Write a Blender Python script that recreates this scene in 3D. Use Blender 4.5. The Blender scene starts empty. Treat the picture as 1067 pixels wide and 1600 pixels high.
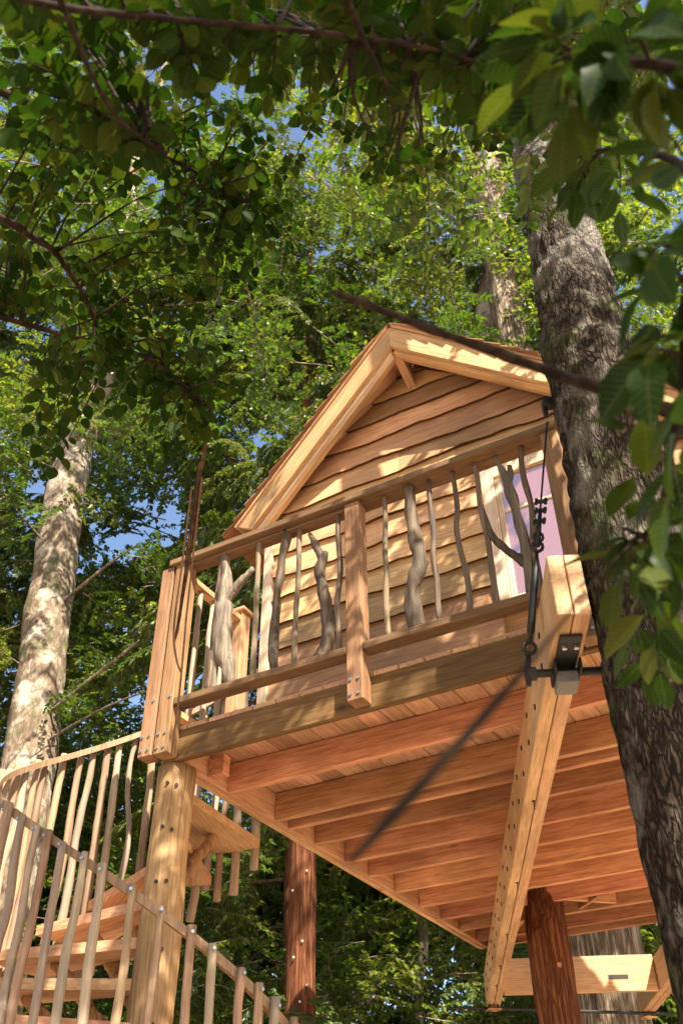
import bpy, bmesh, math, random
import numpy as np
from mathutils import Vector, Matrix, Euler, noise as mnoise

random.seed(7)
RNG = np.random.default_rng(11)
SC = bpy.context.scene
COL = SC.collection
R = math.radians
Z0 = 3.712                       # height of the platform's underside above the ground; all z below are relative to it

# ------------------------------------------------------------------ camera
CAM = Vector((3.1434, -3.6639, -2.1124))
FPX, PX0, PY0 = 1452.98, 533.5, 800.0
AXR = Vector((0.87197861, 0.48946455, -0.00881793))      # camera right, in the platform's axes
AXD = Vector((-0.31478593, 0.54681269, -0.77582582))     # camera down
AXF = Vector((-0.37491748, 0.67927928, 0.63088552))      # camera forward
cam_data = bpy.data.cameras.new('camera')
cam = bpy.data.objects.new('camera', cam_data)
COL.objects.link(cam)
mw = Matrix.Identity(4)
for i in range(3):
    mw[i][0] = AXR[i]; mw[i][1] = -AXD[i]; mw[i][2] = -AXF[i]
mw.translation = CAM + Vector((0, 0, Z0))
cam.matrix_world = mw
cam_data.sensor_fit = 'VERTICAL'
cam_data.sensor_height = 36.0
cam_data.lens = FPX / 1600.0 * 36.0
cam_data.clip_start = 0.05
cam_data.clip_end = 500
cam_data.dof.use_dof = True
cam_data.dof.focus_distance = 5.6
cam_data.dof.aperture_fstop = 5.0
SC.camera = cam

# ------------------------------------------------------------------ sky, sun, exposure
SUN_AZ = Vector((0.80, -0.60, 0)).normalized()
SUN_EL = R(47)
sun_dir = Vector((SUN_AZ.x * math.cos(SUN_EL), SUN_AZ.y * math.cos(SUN_EL), math.sin(SUN_EL)))
world = bpy.data.worlds.new('World')
SC.world = world
world.use_nodes = True
wn = world.node_tree.nodes; wl = world.node_tree.links
wn.clear()
w_out = wn.new('ShaderNodeOutputWorld'); w_bg = wn.new('ShaderNodeBackground'); w_sky = wn.new('ShaderNodeTexSky')
w_sky.sky_type = 'NISHITA'; w_sky.sun_disc = False
w_sky.sun_elevation = SUN_EL; w_sky.sun_rotation = math.atan2(sun_dir.x, sun_dir.y)
w_sky.air_density = 1.0; w_sky.dust_density = 1.2; w_sky.ozone_density = 1.0
w_bg.inputs['Strength'].default_value = 0.09
wl.new(w_sky.outputs[0], w_bg.inputs[0]); wl.new(w_bg.outputs[0], w_out.inputs[0])
sun_data = bpy.data.lights.new('sun', 'SUN')
sun_data.energy = 5.0; sun_data.angle = R(0.53); sun_data.color = (1.0, 0.90, 0.76)
sun = bpy.data.objects.new('sun', sun_data); COL.objects.link(sun)
sun.rotation_euler = sun_dir.to_track_quat('Z', 'Y').to_euler()
sun.location = (20, -20, 30)
SC.view_settings.view_transform = 'Standard'; SC.view_settings.look = 'None'
SC.view_settings.exposure = 1.75; SC.view_settings.gamma = 1.0; SC.view_settings.use_curve_mapping = False
SC.render.engine = 'CYCLES'
SC.cycles.max_bounces = 8; SC.cycles.diffuse_bounces = 5; SC.cycles.glossy_bounces = 3
SC.cycles.transmission_bounces = 5; SC.cycles.transparent_max_bounces = 8
SC.cycles.sample_clamp_indirect = 6.0
SC.cycles.use_denoising = True

# ------------------------------------------------------------------ helpers: survey
def ray(px, py):
    return AXF + AXR * ((px - PX0) / FPX) + AXD * ((py - PY0) / FPX)
def at(px, py, axis, val):
    r = ray(px, py); t = (val - CAM[axis]) / r[axis]
    return CAM + r * t
def far(px, py, d):
    r = ray(px, py).normalized()
    return CAM + r * d
FWD = Vector((-0.483, 0.876, 0)); RGT = Vector((0.876, 0.483, 0))
def ds(d, s, z):
    """a point d metres in front of the standing place, s metres to its right, z above the ground"""
    p = Vector((CAM.x, CAM.y, 0)) + FWD * d + RGT * s
    return Vector((p.x, p.y, z - Z0))

# ------------------------------------------------------------------ helpers: objects
W = {}
def link(o, parent=None, mat=None):
    mat = mat or Matrix.Identity(4)
    W[o.name] = mat
    COL.objects.link(o)
    if parent is not None:
        o.parent = parent
        o.matrix_basis = W[parent.name].inverted() @ mat
    else:
        o.matrix_basis = Matrix.Translation((0, 0, Z0)) @ mat
    return o
def tag(o, label=None, cat=None, group=None, kind=None):
    if label: o['label'] = label
    if cat: o['category'] = cat
    if group: o['group'] = group
    if kind: o['kind'] = kind
    return o
def thing(name, label, cat, base, group=None):
    o = bpy.data.objects.new(name, None)
    o.empty_display_size = 0.1
    link(o, None, Matrix.Translation(Vector(base)))
    return tag(o, label, cat, group)
def new_mesh(name, verts, faces, mats, smooth=False, midx=None):
    me = bpy.data.meshes.new(name)
    me.from_pydata([tuple(v) for v in verts], [], faces)
    for m in (mats if isinstance(mats, (list, tuple)) else [mats]):
        me.materials.append(m)
    if smooth:
        me.polygons.foreach_set('use_smooth', [True] * len(me.polygons))
    if midx is not None:
        me.polygons.foreach_set('material_index', midx)
    me.update()
    return me
def put(name, me, parent=None, mat=None):
    return link(bpy.data.objects.new(name, me), parent, mat)
def putw(name, verts, faces, mats, parent=None, smooth=False, midx=None, origin=None):
    """mesh from points given in the platform's axes, its origin at `origin`"""
    o = Vector(origin) if origin is not None else (W[parent.name].translation.copy() if parent is not None else Vector((0, 0, 0)))
    vs = [(v[0] - o.x, v[1] - o.y, v[2] - o.z) for v in verts]
    return put(name, new_mesh(name, vs, faces, mats, smooth, midx), parent, Matrix.Translation(o))

_box = {}
def box_mesh(L, w, t, mat, ch=0.003):
    key = (round(L, 3), round(w, 3), round(t, 3), mat.name, ch)
    if key in _box: return _box[key]
    bm = bmesh.new()
    bmesh.ops.create_cube(bm, size=1.0)
    for v in bm.verts: v.co = Vector((v.co.x * L, v.co.y * w, v.co.z * t))
    if ch: bmesh.ops.bevel(bm, geom=bm.edges[:], offset=ch, segments=1, affect='EDGES', profile=0.5)
    me = bpy.data.meshes.new('board'); bm.to_mesh(me); bm.free()
    me.materials.append(mat)
    _box[key] = me
    return me
def frame(c, ax, ay):
    ax = Vector(ax).normalized(); az = ax.cross(Vector(ay)).normalized(); ay = az.cross(ax)
    m = Matrix.Identity(4)
    for i in range(3):
        m[i][0] = ax[i]; m[i][1] = ay[i]; m[i][2] = az[i]
    m.translation = Vector(c)
    return m
def board(name, p0, p1, side, w, t, mat, parent, ch=0.003):
    """a plank from p0 to p1 (centre line), w across along `side`, t thick"""
    p0 = Vector(p0); p1 = Vector(p1)
    return put(name, box_mesh((p1 - p0).length, w, t, mat, ch), parent, frame((p0 + p1) / 2, p1 - p0, side))
def abox(name, lo, hi, mat, parent, along='x', ch=0.003):
    """an axis-aligned timber between two corners, its grain along one axis"""
    lo = Vector(lo); hi = Vector(hi); c = (lo + hi) / 2; s = hi - lo
    if along == 'x': return put(name, box_mesh(s.x, s.y, s.z, mat, ch), parent, frame(c, (1, 0, 0), (0, 1, 0)))
    if along == 'y': return put(name, box_mesh(s.y, s.x, s.z, mat, ch), parent, frame(c, (0, 1, 0), (1, 0, 0)))
    return put(name, box_mesh(s.z, s.x, s.y, mat, ch), parent, frame(c, (0, 0, 1), (1, 0, 0)))

def spline(pts, n):
    """Catmull-Rom through pts (any dimension), n samples per span"""
    P = [np.array(p, float) for p in pts]
    P = [2 * P[0] - P[1]] + P + [2 * P[-1] - P[-2]]
    out = []
    for i in range(1, len(P) - 2):
        for k in range(n):
            t = k / n
            a, b, c, d = P[i - 1], P[i], P[i + 1], P[i + 2]
            out.append(0.5 * (2 * b + (c - a) * t + (2 * a - 5 * b + 4 * c - d) * t * t + (3 * b - a - 3 * c + d) * t ** 3))
    out.append(P[-2])
    return out
def tube(path, radii, sides=8, lump=0.0, freq=3.0, seed=0.0, ridges=None):
    """a tapering limb along path; lump roughens it; returns verts, faces"""
    path = [Vector(p) for p in path]
    vs = []; fs = []
    u = None
    for i, p in enumerate(path):
        d = (path[min(i + 1, len(path) - 1)] - path[max(i - 1, 0)])
        d = d.normalized() if d.length > 1e-9 else Vector((0, 0, 1))
        if u is None:
            u = d.orthogonal().normalized()
        u = (u - d * u.dot(d)).normalized()
        v = d.cross(u)
        for k in range(sides):
            a = 2 * math.pi * k / sides
            dr = u * math.cos(a) + v * math.sin(a)
            r = radii[i]
            if lump:
                q = (p + dr * r)
                r *= 1 + lump * mnoise.noise(Vector((q.x * freq + seed, q.y * freq, q.z * freq * 0.6)))
                if ridges:
                    q2 = p + dr * radii[i]
                    n1 = mnoise.noise(Vector((q2.x * ridges[0] + seed, q2.y * ridges[0], q2.z * ridges[1])))
                    r += ridges[2] * (abs(n1) * 2 - 0.6)
            vs.append(p + dr * r)
    n = len(path)
    for i in range(n - 1):
        for k in range(sides):
            a = i * sides + k; b = i * sides + (k + 1) % sides
            fs.append((a, b, b + sides, a + sides))
    fs.append(tuple(range(sides - 1, -1, -1)))
    fs.append(tuple(range((n - 1) * sides, n * sides)))
    return vs, fs
class MB:
    def __init__(s): s.v = []; s.f = []
    def add(s, vf):
        o = len(s.v); s.v.extend(vf[0]); s.f.extend([tuple(i + o for i in f) for f in vf[1]])
def cyl(name, p0, p1, r, mat, parent, sides=10):
    v, f = tube([p0, p1], [r, r], sides)
    return putw(name, v, f, mat, parent, origin=Vector(p0))

# ------------------------------------------------------------------ materials
def nt(name):
    m = bpy.data.materials.new(name); m.use_nodes = True
    n = m.node_tree.nodes; n.clear()
    out = n.new('ShaderNodeOutputMaterial'); b = n.new('ShaderNodeBsdfPrincipled')
    m.node_tree.links.new(b.outputs[0], out.inputs[0])
    return m, n, m.node_tree.links, b, out
def ramp(n, stops):
    r = n.new('ShaderNodeValToRGB')
    e = r.color_ramp.elements
    while len(e) < len(stops): e.new(0.5)
    for i, (p, c) in enumerate(stops):
        e[i].position = p; e[i].color = (*c, 1)
    return r
def mixc(n, l, fac, a, b, mode='MIX'):
    m = n.new('ShaderNodeMix'); m.data_type = 'RGBA'; m.blend_type = mode
    for sock, v in ((0, fac), (6, a), (7, b)):
        if hasattr(v, 'default_value') or hasattr(v, 'is_linked'): l.new(v, m.inputs[sock])
        elif isinstance(v, (int, float)): m.inputs[sock].default_value = v
        else: m.inputs[sock].default_value = (*v, 1)
    return m.outputs[2]
def mathn(n, l, op, a, b=None):
    m = n.new('ShaderNodeMath'); m.operation = op
    for i, v in enumerate((a, b)):
        if v is None: continue
        if isinstance(v, (int, float)): m.inputs[i].default_value = v
        else: l.new(v, m.inputs[i])
    return m.outputs[0]
def noise_n(n, l, vec, scale, detail=4, rough=0.55, dist=0.0):
    t = n.new('ShaderNodeTexNoise'); t.inputs['Scale'].default_value = scale
    t.inputs['Detail'].default_value = detail; t.inputs['Roughness'].default_value = rough
    t.inputs['Distortion'].default_value = dist
    l.new(vec, t.inputs['Vector'])
    return t.outputs['Fac']
def coords(n, l, scale, jitter=True):
    tc = n.new('ShaderNodeTexCoord'); mp = n.new('ShaderNodeMapping')
    mp.inputs['Scale'].default_value = scale
    if jitter:
        oi = n.new('ShaderNodeObjectInfo')
        cb = n.new('ShaderNodeCombineXYZ')
        r = mathn(n, l, 'MULTIPLY', oi.outputs['Random'], 37.0)
        r2 = mathn(n, l, 'MULTIPLY', oi.outputs['Random'], 91.0)
        l.new(r, cb.inputs[0]); l.new(r2, cb.inputs[1]); l.new(r, cb.inputs[2])
        ad = n.new('ShaderNodeVectorMath'); ad.operation = 'ADD'
        l.new(tc.outputs['Object'], ad.inputs[0]); l.new(cb.outputs[0], ad.inputs[1])
        l.new(ad.outputs[0], mp.inputs['Vector'])
        return mp.outputs[0], oi.outputs['Random'], ad.outputs[0]
    l.new(tc.outputs['Object'], mp.inputs['Vector'])
    return mp.outputs[0], None, tc.outputs['Object']

def wood(name, c0, c1, c2, axis='x', var=0.22, knots=True, rough=0.68, grey=0.0, bump=0.25):
    m, n, l, b, out = nt(name)
    sc = {'x': (1.1, 16, 16), 'z': (16, 16, 1.1)}[axis]
    v, rnd, raw = coords(n, l, sc)
    g = noise_n(n, l, v, 1.0, 5, 0.6, 1.6)
    fine = noise_n(n, l, v, 5.0, 3, 0.6, 0.4)
    rp = ramp(n, [(0.36, c0), (0.5, c1), (0.66, c2)])
    l.new(g, rp.inputs[0])
    fr_ = ramp(n, [(0.34, tuple(x * 0.45 for x in c0)), (0.62, c2)]); l.new(fine, fr_.inputs[0])
    col = mixc(n, l, 0.42, rp.outputs[0], fr_.outputs[0])
    mps = n.new('ShaderNodeMapping'); mps.inputs['Scale'].default_value = {'x': (0.9, 34, 34), 'z': (34, 34, 0.9)}[axis]; l.new(raw, mps.inputs[0])
    st = noise_n(n, l, mps.outputs[0], 1.0, 4, 0.7, 2.0)
    sr = ramp(n, [(0.60, (0, 0, 0)), (0.72, (1, 1, 1))]); l.new(st, sr.inputs[0])
    col = mixc(n, l, mathn(n, l, 'MULTIPLY', sr.outputs[0], 0.55), col, tuple(x * 0.42 for x in c0))
    blot = noise_n(n, l, raw, 1.7, 3)
    hb = n.new('ShaderNodeMapRange'); hb.inputs[1].default_value = 0.3; hb.inputs[2].default_value = 0.7
    hb.inputs[3].default_value = 0.68; hb.inputs[4].default_value = 1.14
    l.new(blot, hb.inputs[0])
    rv = n.new('ShaderNodeMapRange'); rv.inputs[3].default_value = 1 - var; rv.inputs[4].default_value = 1 + var * 0.55
    l.new(rnd, rv.inputs[0])
    val = mathn(n, l, 'MULTIPLY', hb.outputs[0], rv.outputs[0])
    hsv = n.new('ShaderNodeHueSaturation')
    l.new(col, hsv.inputs['Color']); l.new(val, hsv.inputs['Value'])
    hue = n.new('ShaderNodeMapRange'); hue.inputs[3].default_value = 0.49; hue.inputs[4].default_value = 0.512
    r7 = mathn(n, l, 'FRACT', mathn(n, l, 'MULTIPLY', rnd, 7.31)); l.new(r7, hue.inputs[0]); l.new(hue.outputs[0], hsv.inputs['Hue'])
    col = hsv.outputs[0]
    if knots:
        mp = n.new('ShaderNodeMapping'); mp.inputs['Scale'].default_value = {'x': (1.9, 4.5, 4.5), 'z': (4.5, 4.5, 1.9)}[axis]
        l.new(raw, mp.inputs[0])
        vo = n.new('ShaderNodeTexVoronoi'); vo.inputs['Scale'].default_value = 1.0; vo.inputs['Randomness'].default_value = 1.0
        l.new(mp.outputs[0], vo.inputs['Vector'])
        kr = ramp(n, [(0.0, (1, 1, 1)), (0.055, (0.75, 0.75, 0.75)), (0.085, (0.15, 0.15, 0.15)), (0.12, (0, 0, 0))])
        l.new(vo.outputs['Distance'], kr.inputs[0])
        col = mixc(n, l, mathn(n, l, 'MULTIPLY', kr.outputs[0], 0.75), col, tuple(x * 0.28 for x in c0))
    if grey:
        gn = noise_n(n, l, raw, 2.5, 4)
        col = mixc(n, l, mathn(n, l, 'MULTIPLY', gn, grey), col, (0.30, 0.27, 0.23))
    l.new(col, b.inputs['Base Color'])
    b.inputs['Roughness'].default_value = rough
    b.inputs['Specular IOR Level'].default_value = 0.25
    bp = n.new('ShaderNodeBump'); bp.inputs['Strength'].default_value = min(1.0, bump * 1.5); bp.inputs['Distance'].default_value = 0.005
    l.new(mathn(n, l, 'ADD', g, mathn(n, l, 'MULTIPLY', fine, 0.6)), bp.inputs['Height'])
    l.new(bp.outputs[0], b.inputs['Normal'])
    return m
M = {}
M['fir'] = wood('fresh_fir', (0.52, 0.26, 0.125), (0.62, 0.34, 0.18), (0.70, 0.42, 0.24))
M['joist'] = wood('joist_cedar', (0.43, 0.18, 0.085), (0.57, 0.265, 0.135), (0.67, 0.36, 0.20), var=0.36)
M['glulam'] = wood('laminated_beam', (0.57, 0.31, 0.165), (0.64, 0.375, 0.205), (0.70, 0.435, 0.255), var=0.06, knots=False)
M['deck'] = wood('deck_cedar', (0.56, 0.30, 0.16), (0.66, 0.385, 0.22), (0.73, 0.46, 0.28), var=0.22)
M['siding'] = wood('siding_cedar', (0.52, 0.275, 0.12), (0.61, 0.35, 0.165), (0.68, 0.425, 0.215), var=0.36)
M['rail'] = wood('rail_cedar', (0.14, 0.068, 0.03), (0.20, 0.102, 0.046), (0.27, 0.145, 0.07), var=0.15, grey=0.12)  # base colour darkened for the shade that lies on the rails
M['rim'] = wood('rim_cedar', (0.12, 0.055, 0.020), (0.16, 0.078, 0.030), (0.20, 0.105, 0.042), var=0.06)  # the front rim's shade is put into its base colour
M['trim'] = wood('trim_cedar', (0.52, 0.28, 0.13), (0.61, 0.36, 0.175), (0.68, 0.43, 0.22), var=0.12)
M['post'] = wood('post_cedar', (0.23, 0.125, 0.055), (0.30, 0.17, 0.078), (0.38, 0.23, 0.115), var=0.15)  # darker than the trim cedar: the posts' shade is in the colour
M['casing'] = wood('casing_pale', (0.60, 0.43, 0.28), (0.68, 0.51, 0.35), (0.74, 0.58, 0.41), var=0.06, knots=False)
M['shingle'] = wood('shingle_cedar', (0.30, 0.14, 0.07), (0.40, 0.20, 0.10), (0.47, 0.26, 0.14), var=0.35, knots=False)
M['pole'] = wood('peeled_pole', (0.34, 0.23, 0.14), (0.45, 0.32, 0.20), (0.55, 0.41, 0.27), 'z', var=0.3, grey=0.5)
M['pole_brown'] = wood('brown_pole', (0.22, 0.12, 0.06), (0.36, 0.21, 0.11), (0.47, 0.31, 0.18), 'z', var=0.3, grey=0.3)
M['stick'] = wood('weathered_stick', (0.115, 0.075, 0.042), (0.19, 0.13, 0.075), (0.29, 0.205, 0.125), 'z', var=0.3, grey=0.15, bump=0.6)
M['log'] = wood('peeled_log', (0.22, 0.11, 0.045), (0.37, 0.205, 0.095), (0.47, 0.29, 0.15), 'z', var=0.12, bump=0.5)
M['drift'] = wood('driftwood', (0.045, 0.03, 0.019), (0.145, 0.098, 0.064), (0.36, 0.28, 0.20), 'z', var=0.25, grey=0.25, bump=1.0)
M['drift_dark'] = wood('dark_driftwood', (0.022, 0.014, 0.009), (0.075, 0.047, 0.027), (0.19, 0.125, 0.075), 'z', var=0.2, grey=0.15, bump=1.0)
M['brace'] = wood('bark_patched_pole', (0.10, 0.05, 0.02), (0.42, 0.22, 0.09), (0.56, 0.33, 0.15), 'z', var=0.1, bump=0.8)
M['barkedge'] = wood('bark_edge', (0.06, 0.032, 0.015), (0.11, 0.06, 0.03), (0.17, 0.09, 0.045), var=0.2, knots=False)

def plain(name, col, rough, metal=0.0, mott=0.0, scale=30):
    m, n, l, b, out = nt(name)
    v, rnd, raw = coords(n, l, (1, 1, 1))
    f = noise_n(n, l, v, scale, 5)
    c = mixc(n, l, f, tuple(x * (1 - mott) for x in col), tuple(min(1, x * (1 + mott)) for x in col))
    l.new(c, b.inputs['Base Color']); b.inputs['Metallic'].default_value = metal
    rr = n.new('ShaderNodeMapRange'); rr.inputs[3].default_value = rough * 0.75; rr.inputs[4].default_value = min(1, rough * 1.3)
    l.new(f, rr.inputs[0]); l.new(rr.outputs[0], b.inputs['Roughness'])
    return m
M['black'] = plain('black_steel', (0.018, 0.017, 0.016), 0.5, 0.4, 0.4)
M['zinc'] = plain('galvanised_steel', (0.50, 0.51, 0.50), 0.4, 0.9, 0.25, 60)
M['plate'] = plain('worn_bracket_steel', (0.20, 0.19, 0.18), 0.6, 0.3, 0.5, 80)
M['darkbolt'] = plain('dark_bolt_head', (0.035, 0.028, 0.022), 0.6, 0.3, 0.3)
M['bulb'] = plain('frosted_bulb', (0.8, 0.76, 0.66), 0.35, 0.0, 0.05)

def bark(name, dark, mid, light, zs=1.2, xs=9.0, moss=0.0, patch=None, bump=1.0, dist=0.03, ck=0.6):
    m, n, l, b, out = nt(name)
    v, rnd, raw = coords(n, l, (xs, xs, zs))
    f1 = noise_n(n, l, v, 1.0, 6, 0.65, 0.8)
    vo = n.new('ShaderNodeTexVoronoi'); vo.feature = 'DISTANCE_TO_EDGE'; vo.inputs['Scale'].default_value = 1.3
    dv = n.new('ShaderNodeVectorMath'); dv.operation = 'ADD'
    tn = n.new('ShaderNodeTexNoise'); tn.inputs['Scale'].default_value = 1.2; l.new(v, tn.inputs['Vector'])
    tm = n.new('ShaderNodeVectorMath'); tm.operation = 'SCALE'; tm.inputs['Scale'].default_value = 2.2; l.new(tn.outputs['Color'], tm.inputs[0])
    l.new(v, dv.inputs[0]); l.new(tm.outputs[0], dv.inputs[1]); l.new(dv.outputs[0], vo.inputs['Vector'])
    crack = n.new('ShaderNodeMapRange'); crack.inputs[1].default_value = 0.0; crack.inputs[2].default_value = 0.22
    l.new(vo.outputs['Distance'], crack.inputs[0])
    h = mathn(n, l, 'MULTIPLY', mathn(n, l, 'ADD', mathn(n, l, 'MULTIPLY', crack.outputs[0], ck), 1.0 - ck), f1)
    rp = ramp(n, [(0.14, dark), (0.40, mid), (0.64, light)])
    l.new(h, rp.inputs[0])
    col = rp.outputs[0]
    if patch:
        pn = noise_n(n, l, raw, 2.2, 5, 0.6)
        pr = ramp(n, [(0.50, (0, 0, 0)), (0.60, (1, 1, 1))]); l.new(pn, pr.inputs[0])
        col = mixc(n, l, mathn(n, l, 'MULTIPLY', pr.outputs[0], 0.75), col, patch)
    if moss:
        mn = noise_n(n, l, raw, 3.1, 5, 0.65)
        mr = ramp(n, [(0.52, (0, 0, 0)), (0.66, (1, 1, 1))]); l.new(mn, mr.inputs[0])
        col = mixc(n, l, mathn(n, l, 'MULTIPLY', mr.outputs[0], moss), col, (0.06, 0.085, 0.02))
    l.new(col, b.inputs['Base Color']); b.inputs['Roughness'].default_value = 0.9
    b.inputs['Specular IOR Level'].default_value = 0.15
    fine = noise_n(n, l, raw, 60, 4)
    bp = n.new('ShaderNodeBump'); bp.inputs['Strength'].default_value = bump; bp.inputs['Distance'].default_value = dist
    l.new(mathn(n, l, 'ADD', h, mathn(n, l, 'MULTIPLY', fine, 0.18)), bp.inputs['Height'])
    l.new(bp.outputs[0], b.inputs['Normal'])
    return m
M['bark_grey'] = bark('furrowed_grey_bark', (0.014, 0.009, 0.006), (0.05, 0.036, 0.025), (0.125, 0.095, 0.07), 7.5, 24, moss=0.55, patch=(0.25, 0.225, 0.19), ck=0.75)
M['bark_pale'] = bark('pale_smooth_bark', (0.05, 0.036, 0.024), (0.17, 0.125, 0.085), (0.32, 0.26, 0.19), 3.0, 7, moss=0.7, patch=(0.46, 0.41, 0.335), bump=0.8, dist=0.025, ck=0.35)  # pale patch colour also paints sun patches into the mottled bark
M['bark_red'] = bark('fibrous_red_bark', (0.05, 0.018, 0.008), (0.15, 0.055, 0.024), (0.25, 0.10, 0.045), 0.9, 22, bump=1.0)
M['bark_fir'] = bark('deep_ridged_bark', (0.05, 0.035, 0.022), (0.20, 0.15, 0.10), (0.36, 0.29, 0.21), 0.9, 9, moss=0.2, bump=1.0)
M['twig'] = bark('twig_bark', (0.03, 0.018, 0.01), (0.08, 0.045, 0.025), (0.14, 0.085, 0.05), 8, 12, bump=0.4, dist=0.004)
M['dark_twig'] = bark('dark_twig_bark', (0.008, 0.005, 0.003), (0.022, 0.013, 0.008), (0.04, 0.025, 0.015), 8, 12, bump=0.4, dist=0.004)
M['limb'] = bark('limb_bark', (0.06, 0.045, 0.03), (0.18, 0.14, 0.10), (0.32, 0.27, 0.2), 5, 8, moss=0.5, bump=0.5)

def leafmat(name, c0, c1, c2, trans=0.35, rough=0.45, spec=0.35):
    """leaf: colour varies from leaf to leaf with the 'lc' attribute; lets light through"""
    m, n, l, b, out = nt(name)
    a = n.new('ShaderNodeAttribute'); a.attribute_name = 'lc'
    oi = n.new('ShaderNodeObjectInfo')
    f = mathn(n, l, 'FRACT', mathn(n, l, 'ADD', a.outputs['Fac'], mathn(n, l, 'MULTIPLY', oi.outputs['Random'], 5.3)))
    rp = ramp(n, [(0.0, c0), (0.55, c1), (1.0, c2)])
    l.new(f, rp.inputs[0])
    l.new(rp.outputs[0], b.inputs['Base Color'])
    b.inputs['Roughness'].default_value = rough; b.inputs['Specular IOR Level'].default_value = spec
    tr = n.new('ShaderNodeBsdfTranslucent')
    tcol = mixc(n, l, 1.0, rp.outputs[0], (1.9, 2.0, 0.7), 'MULTIPLY'); l.new(tcol, tr.inputs[0])
    mx = n.new('ShaderNodeMixShader'); mx.inputs[0].default_value = trans
    l.new(b.outputs[0], mx.inputs[1]); l.new(tr.outputs[0], mx.inputs[2]); l.new(mx.outputs[0], out.inputs[0])
    return m
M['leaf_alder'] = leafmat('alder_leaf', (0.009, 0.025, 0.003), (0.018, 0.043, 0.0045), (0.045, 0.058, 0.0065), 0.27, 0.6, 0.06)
M['leaf_cascara'] = leafmat('large_glossy_leaf', (0.028, 0.065, 0.014), (0.055, 0.10, 0.02), (0.12, 0.11, 0.02), 0.30, 0.32, 0.5)
M['leaf_maple'] = leafmat('maple_leaf', (0.026, 0.060, 0.007), (0.060, 0.102, 0.012), (0.18, 0.195, 0.033), 0.44, 0.36, 0.5)
M['leaf_cedar'] = leafmat('conifer_spray', (0.024, 0.052, 0.009), (0.052, 0.086, 0.014), (0.13, 0.14, 0.028), 0.34, 0.42, 0.4)

# ground
def ground_mat():
    m, n, l, b, out = nt('dry_forest_earth')
    v, _, raw = coords(n, l, (1, 1, 1), False)
    a = noise_n(n, l, raw, 0.6, 6); c = noise_n(n, l, raw, 14, 6, 0.7)
    rp = ramp(n, [(0.3, (0.54, 0.37, 0.24)), (0.55, (0.66, 0.48, 0.33)), (0.75, (0.72, 0.55, 0.40))])
    l.new(mathn(n, l, 'ADD', mathn(n, l, 'MULTIPLY', a, 0.5), mathn(n, l, 'MULTIPLY', c, 0.5)), rp.inputs[0])
    l.new(rp.outputs[0], b.inputs['Base Color']); b.inputs['Roughness'].default_value = 0.95
    bp = n.new('ShaderNodeBump'); bp.inputs['Strength'].default_value = 0.8; bp.inputs['Distance'].default_value = 0.05
    l.new(c, bp.inputs['Height']); l.new(bp.outputs[0], b.inputs['Normal'])
    return m
M['ground'] = ground_mat()

# ------------------------------------------------------------------ the ground
def build_ground():
    N = 90; S = 160.0
    vs = []; fs = []
    for j in range(N + 1):
        for i in range(N + 1):
            u = (i / N * 2 - 1); w_ = (j / N * 2 - 1)
            x = S * u * abs(u) ** 0.8; y = S * w_ * abs(w_) ** 0.8
            r = math.hypot(x, y)
            z = 0.10 * mnoise.noise(Vector((x * 0.25, y * 0.25, 0))) * min(1, max(0, (r - 3) / 6))
            z += 5.0 * max(0, (r - 30) / 100) ** 1.2
            vs.append((x, y, z - Z0))
    for j in range(N):
        for i in range(N):
            a = j * (N + 1) + i
            fs.append((a, a + 1, a + N + 2, a + N + 1))
    tag(putw('ground', vs, fs, M['ground'], smooth=True), kind='structure')
build_ground()

# ------------------------------------------------------------------ the platform
PW, PD = 3.30, 4.40          # width along the front, depth
JT = 0.172                   # joist depth
def build_platform():
    t = thing('treehouse_platform', 'open timber deck frame of orange joists and boards under the cabin', 'deck', (0.05, 0.05, 0))
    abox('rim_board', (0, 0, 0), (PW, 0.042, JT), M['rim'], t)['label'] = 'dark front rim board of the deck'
    abox('rim_board', (0.085, PD - 0.04, 0), (PW - 0.05, PD, JT), M['joist'], t)
    abox('fascia_board', (-0.002, 0.044, 0.0), (0.040, PD, JT + 0.03), M['fir'], t, 'y')
    abox('fascia_board', (0.043, 0.044, 0.004), (0.083, PD, JT), M['fir'], t, 'y')
    abox('fascia_board', (PW - 0.045, 0.044, 0.0), (PW, PD, JT), M['fir'], t, 'y')
    ys = [0.496, 0.996, 1.156, 1.47, 1.87, 2.21, 2.61, 3.02, 3.41, 3.77, 4.13]
    for y in ys:
        abox('joist', (0.085, y, 0.0), (PW - 0.047, y + 0.04, JT - 0.002), M['joist'], t)
    # block bolted into the front corner
    bl = abox('corner_block', (0.085, 0.30, 0.02), (0.19, 0.36, 0.135), M['joist'], t, 'y')
    for dx in (0.025, 0.07):
        for dz in (0.035, 0.10):
            cyl('bolt', (0.085 + dx, 0.301, 0.02 + dz), (0.085 + dx, 0.294, 0.02 + dz), 0.008, M['zinc'], bl, 6)
    # slanted trimmers round the trunk that passes through
    board('trimmer', (0.62, 3.81, 0.06), (0.42, 4.13, 0.06), (0, 0, 1), 0.09, 0.035, M['joist'], t)
    board('trimmer', (1.05, 3.46, 0.06), (1.38, 3.77, 0.06), (0, 0, 1), 0.09, 0.035, M['joist'], t)
    board('trimmer', (1.10, 3.77, 0.06), (1.35, 3.46, 0.04), (0, 0, 1), 0.09, 0.03, M['joist'], t)
    # deck boards
    x = 0.0; k = 0
    while x < PW - 0.05:
        w = 0.138
        abox('deck_board', (x, 0.006, JT + 0.003), (min(PW, x + w), PD - 0.004, JT + 0.030), M['deck'], t, 'y')
        x += w + 0.005
    return t
build_platform()

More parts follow.
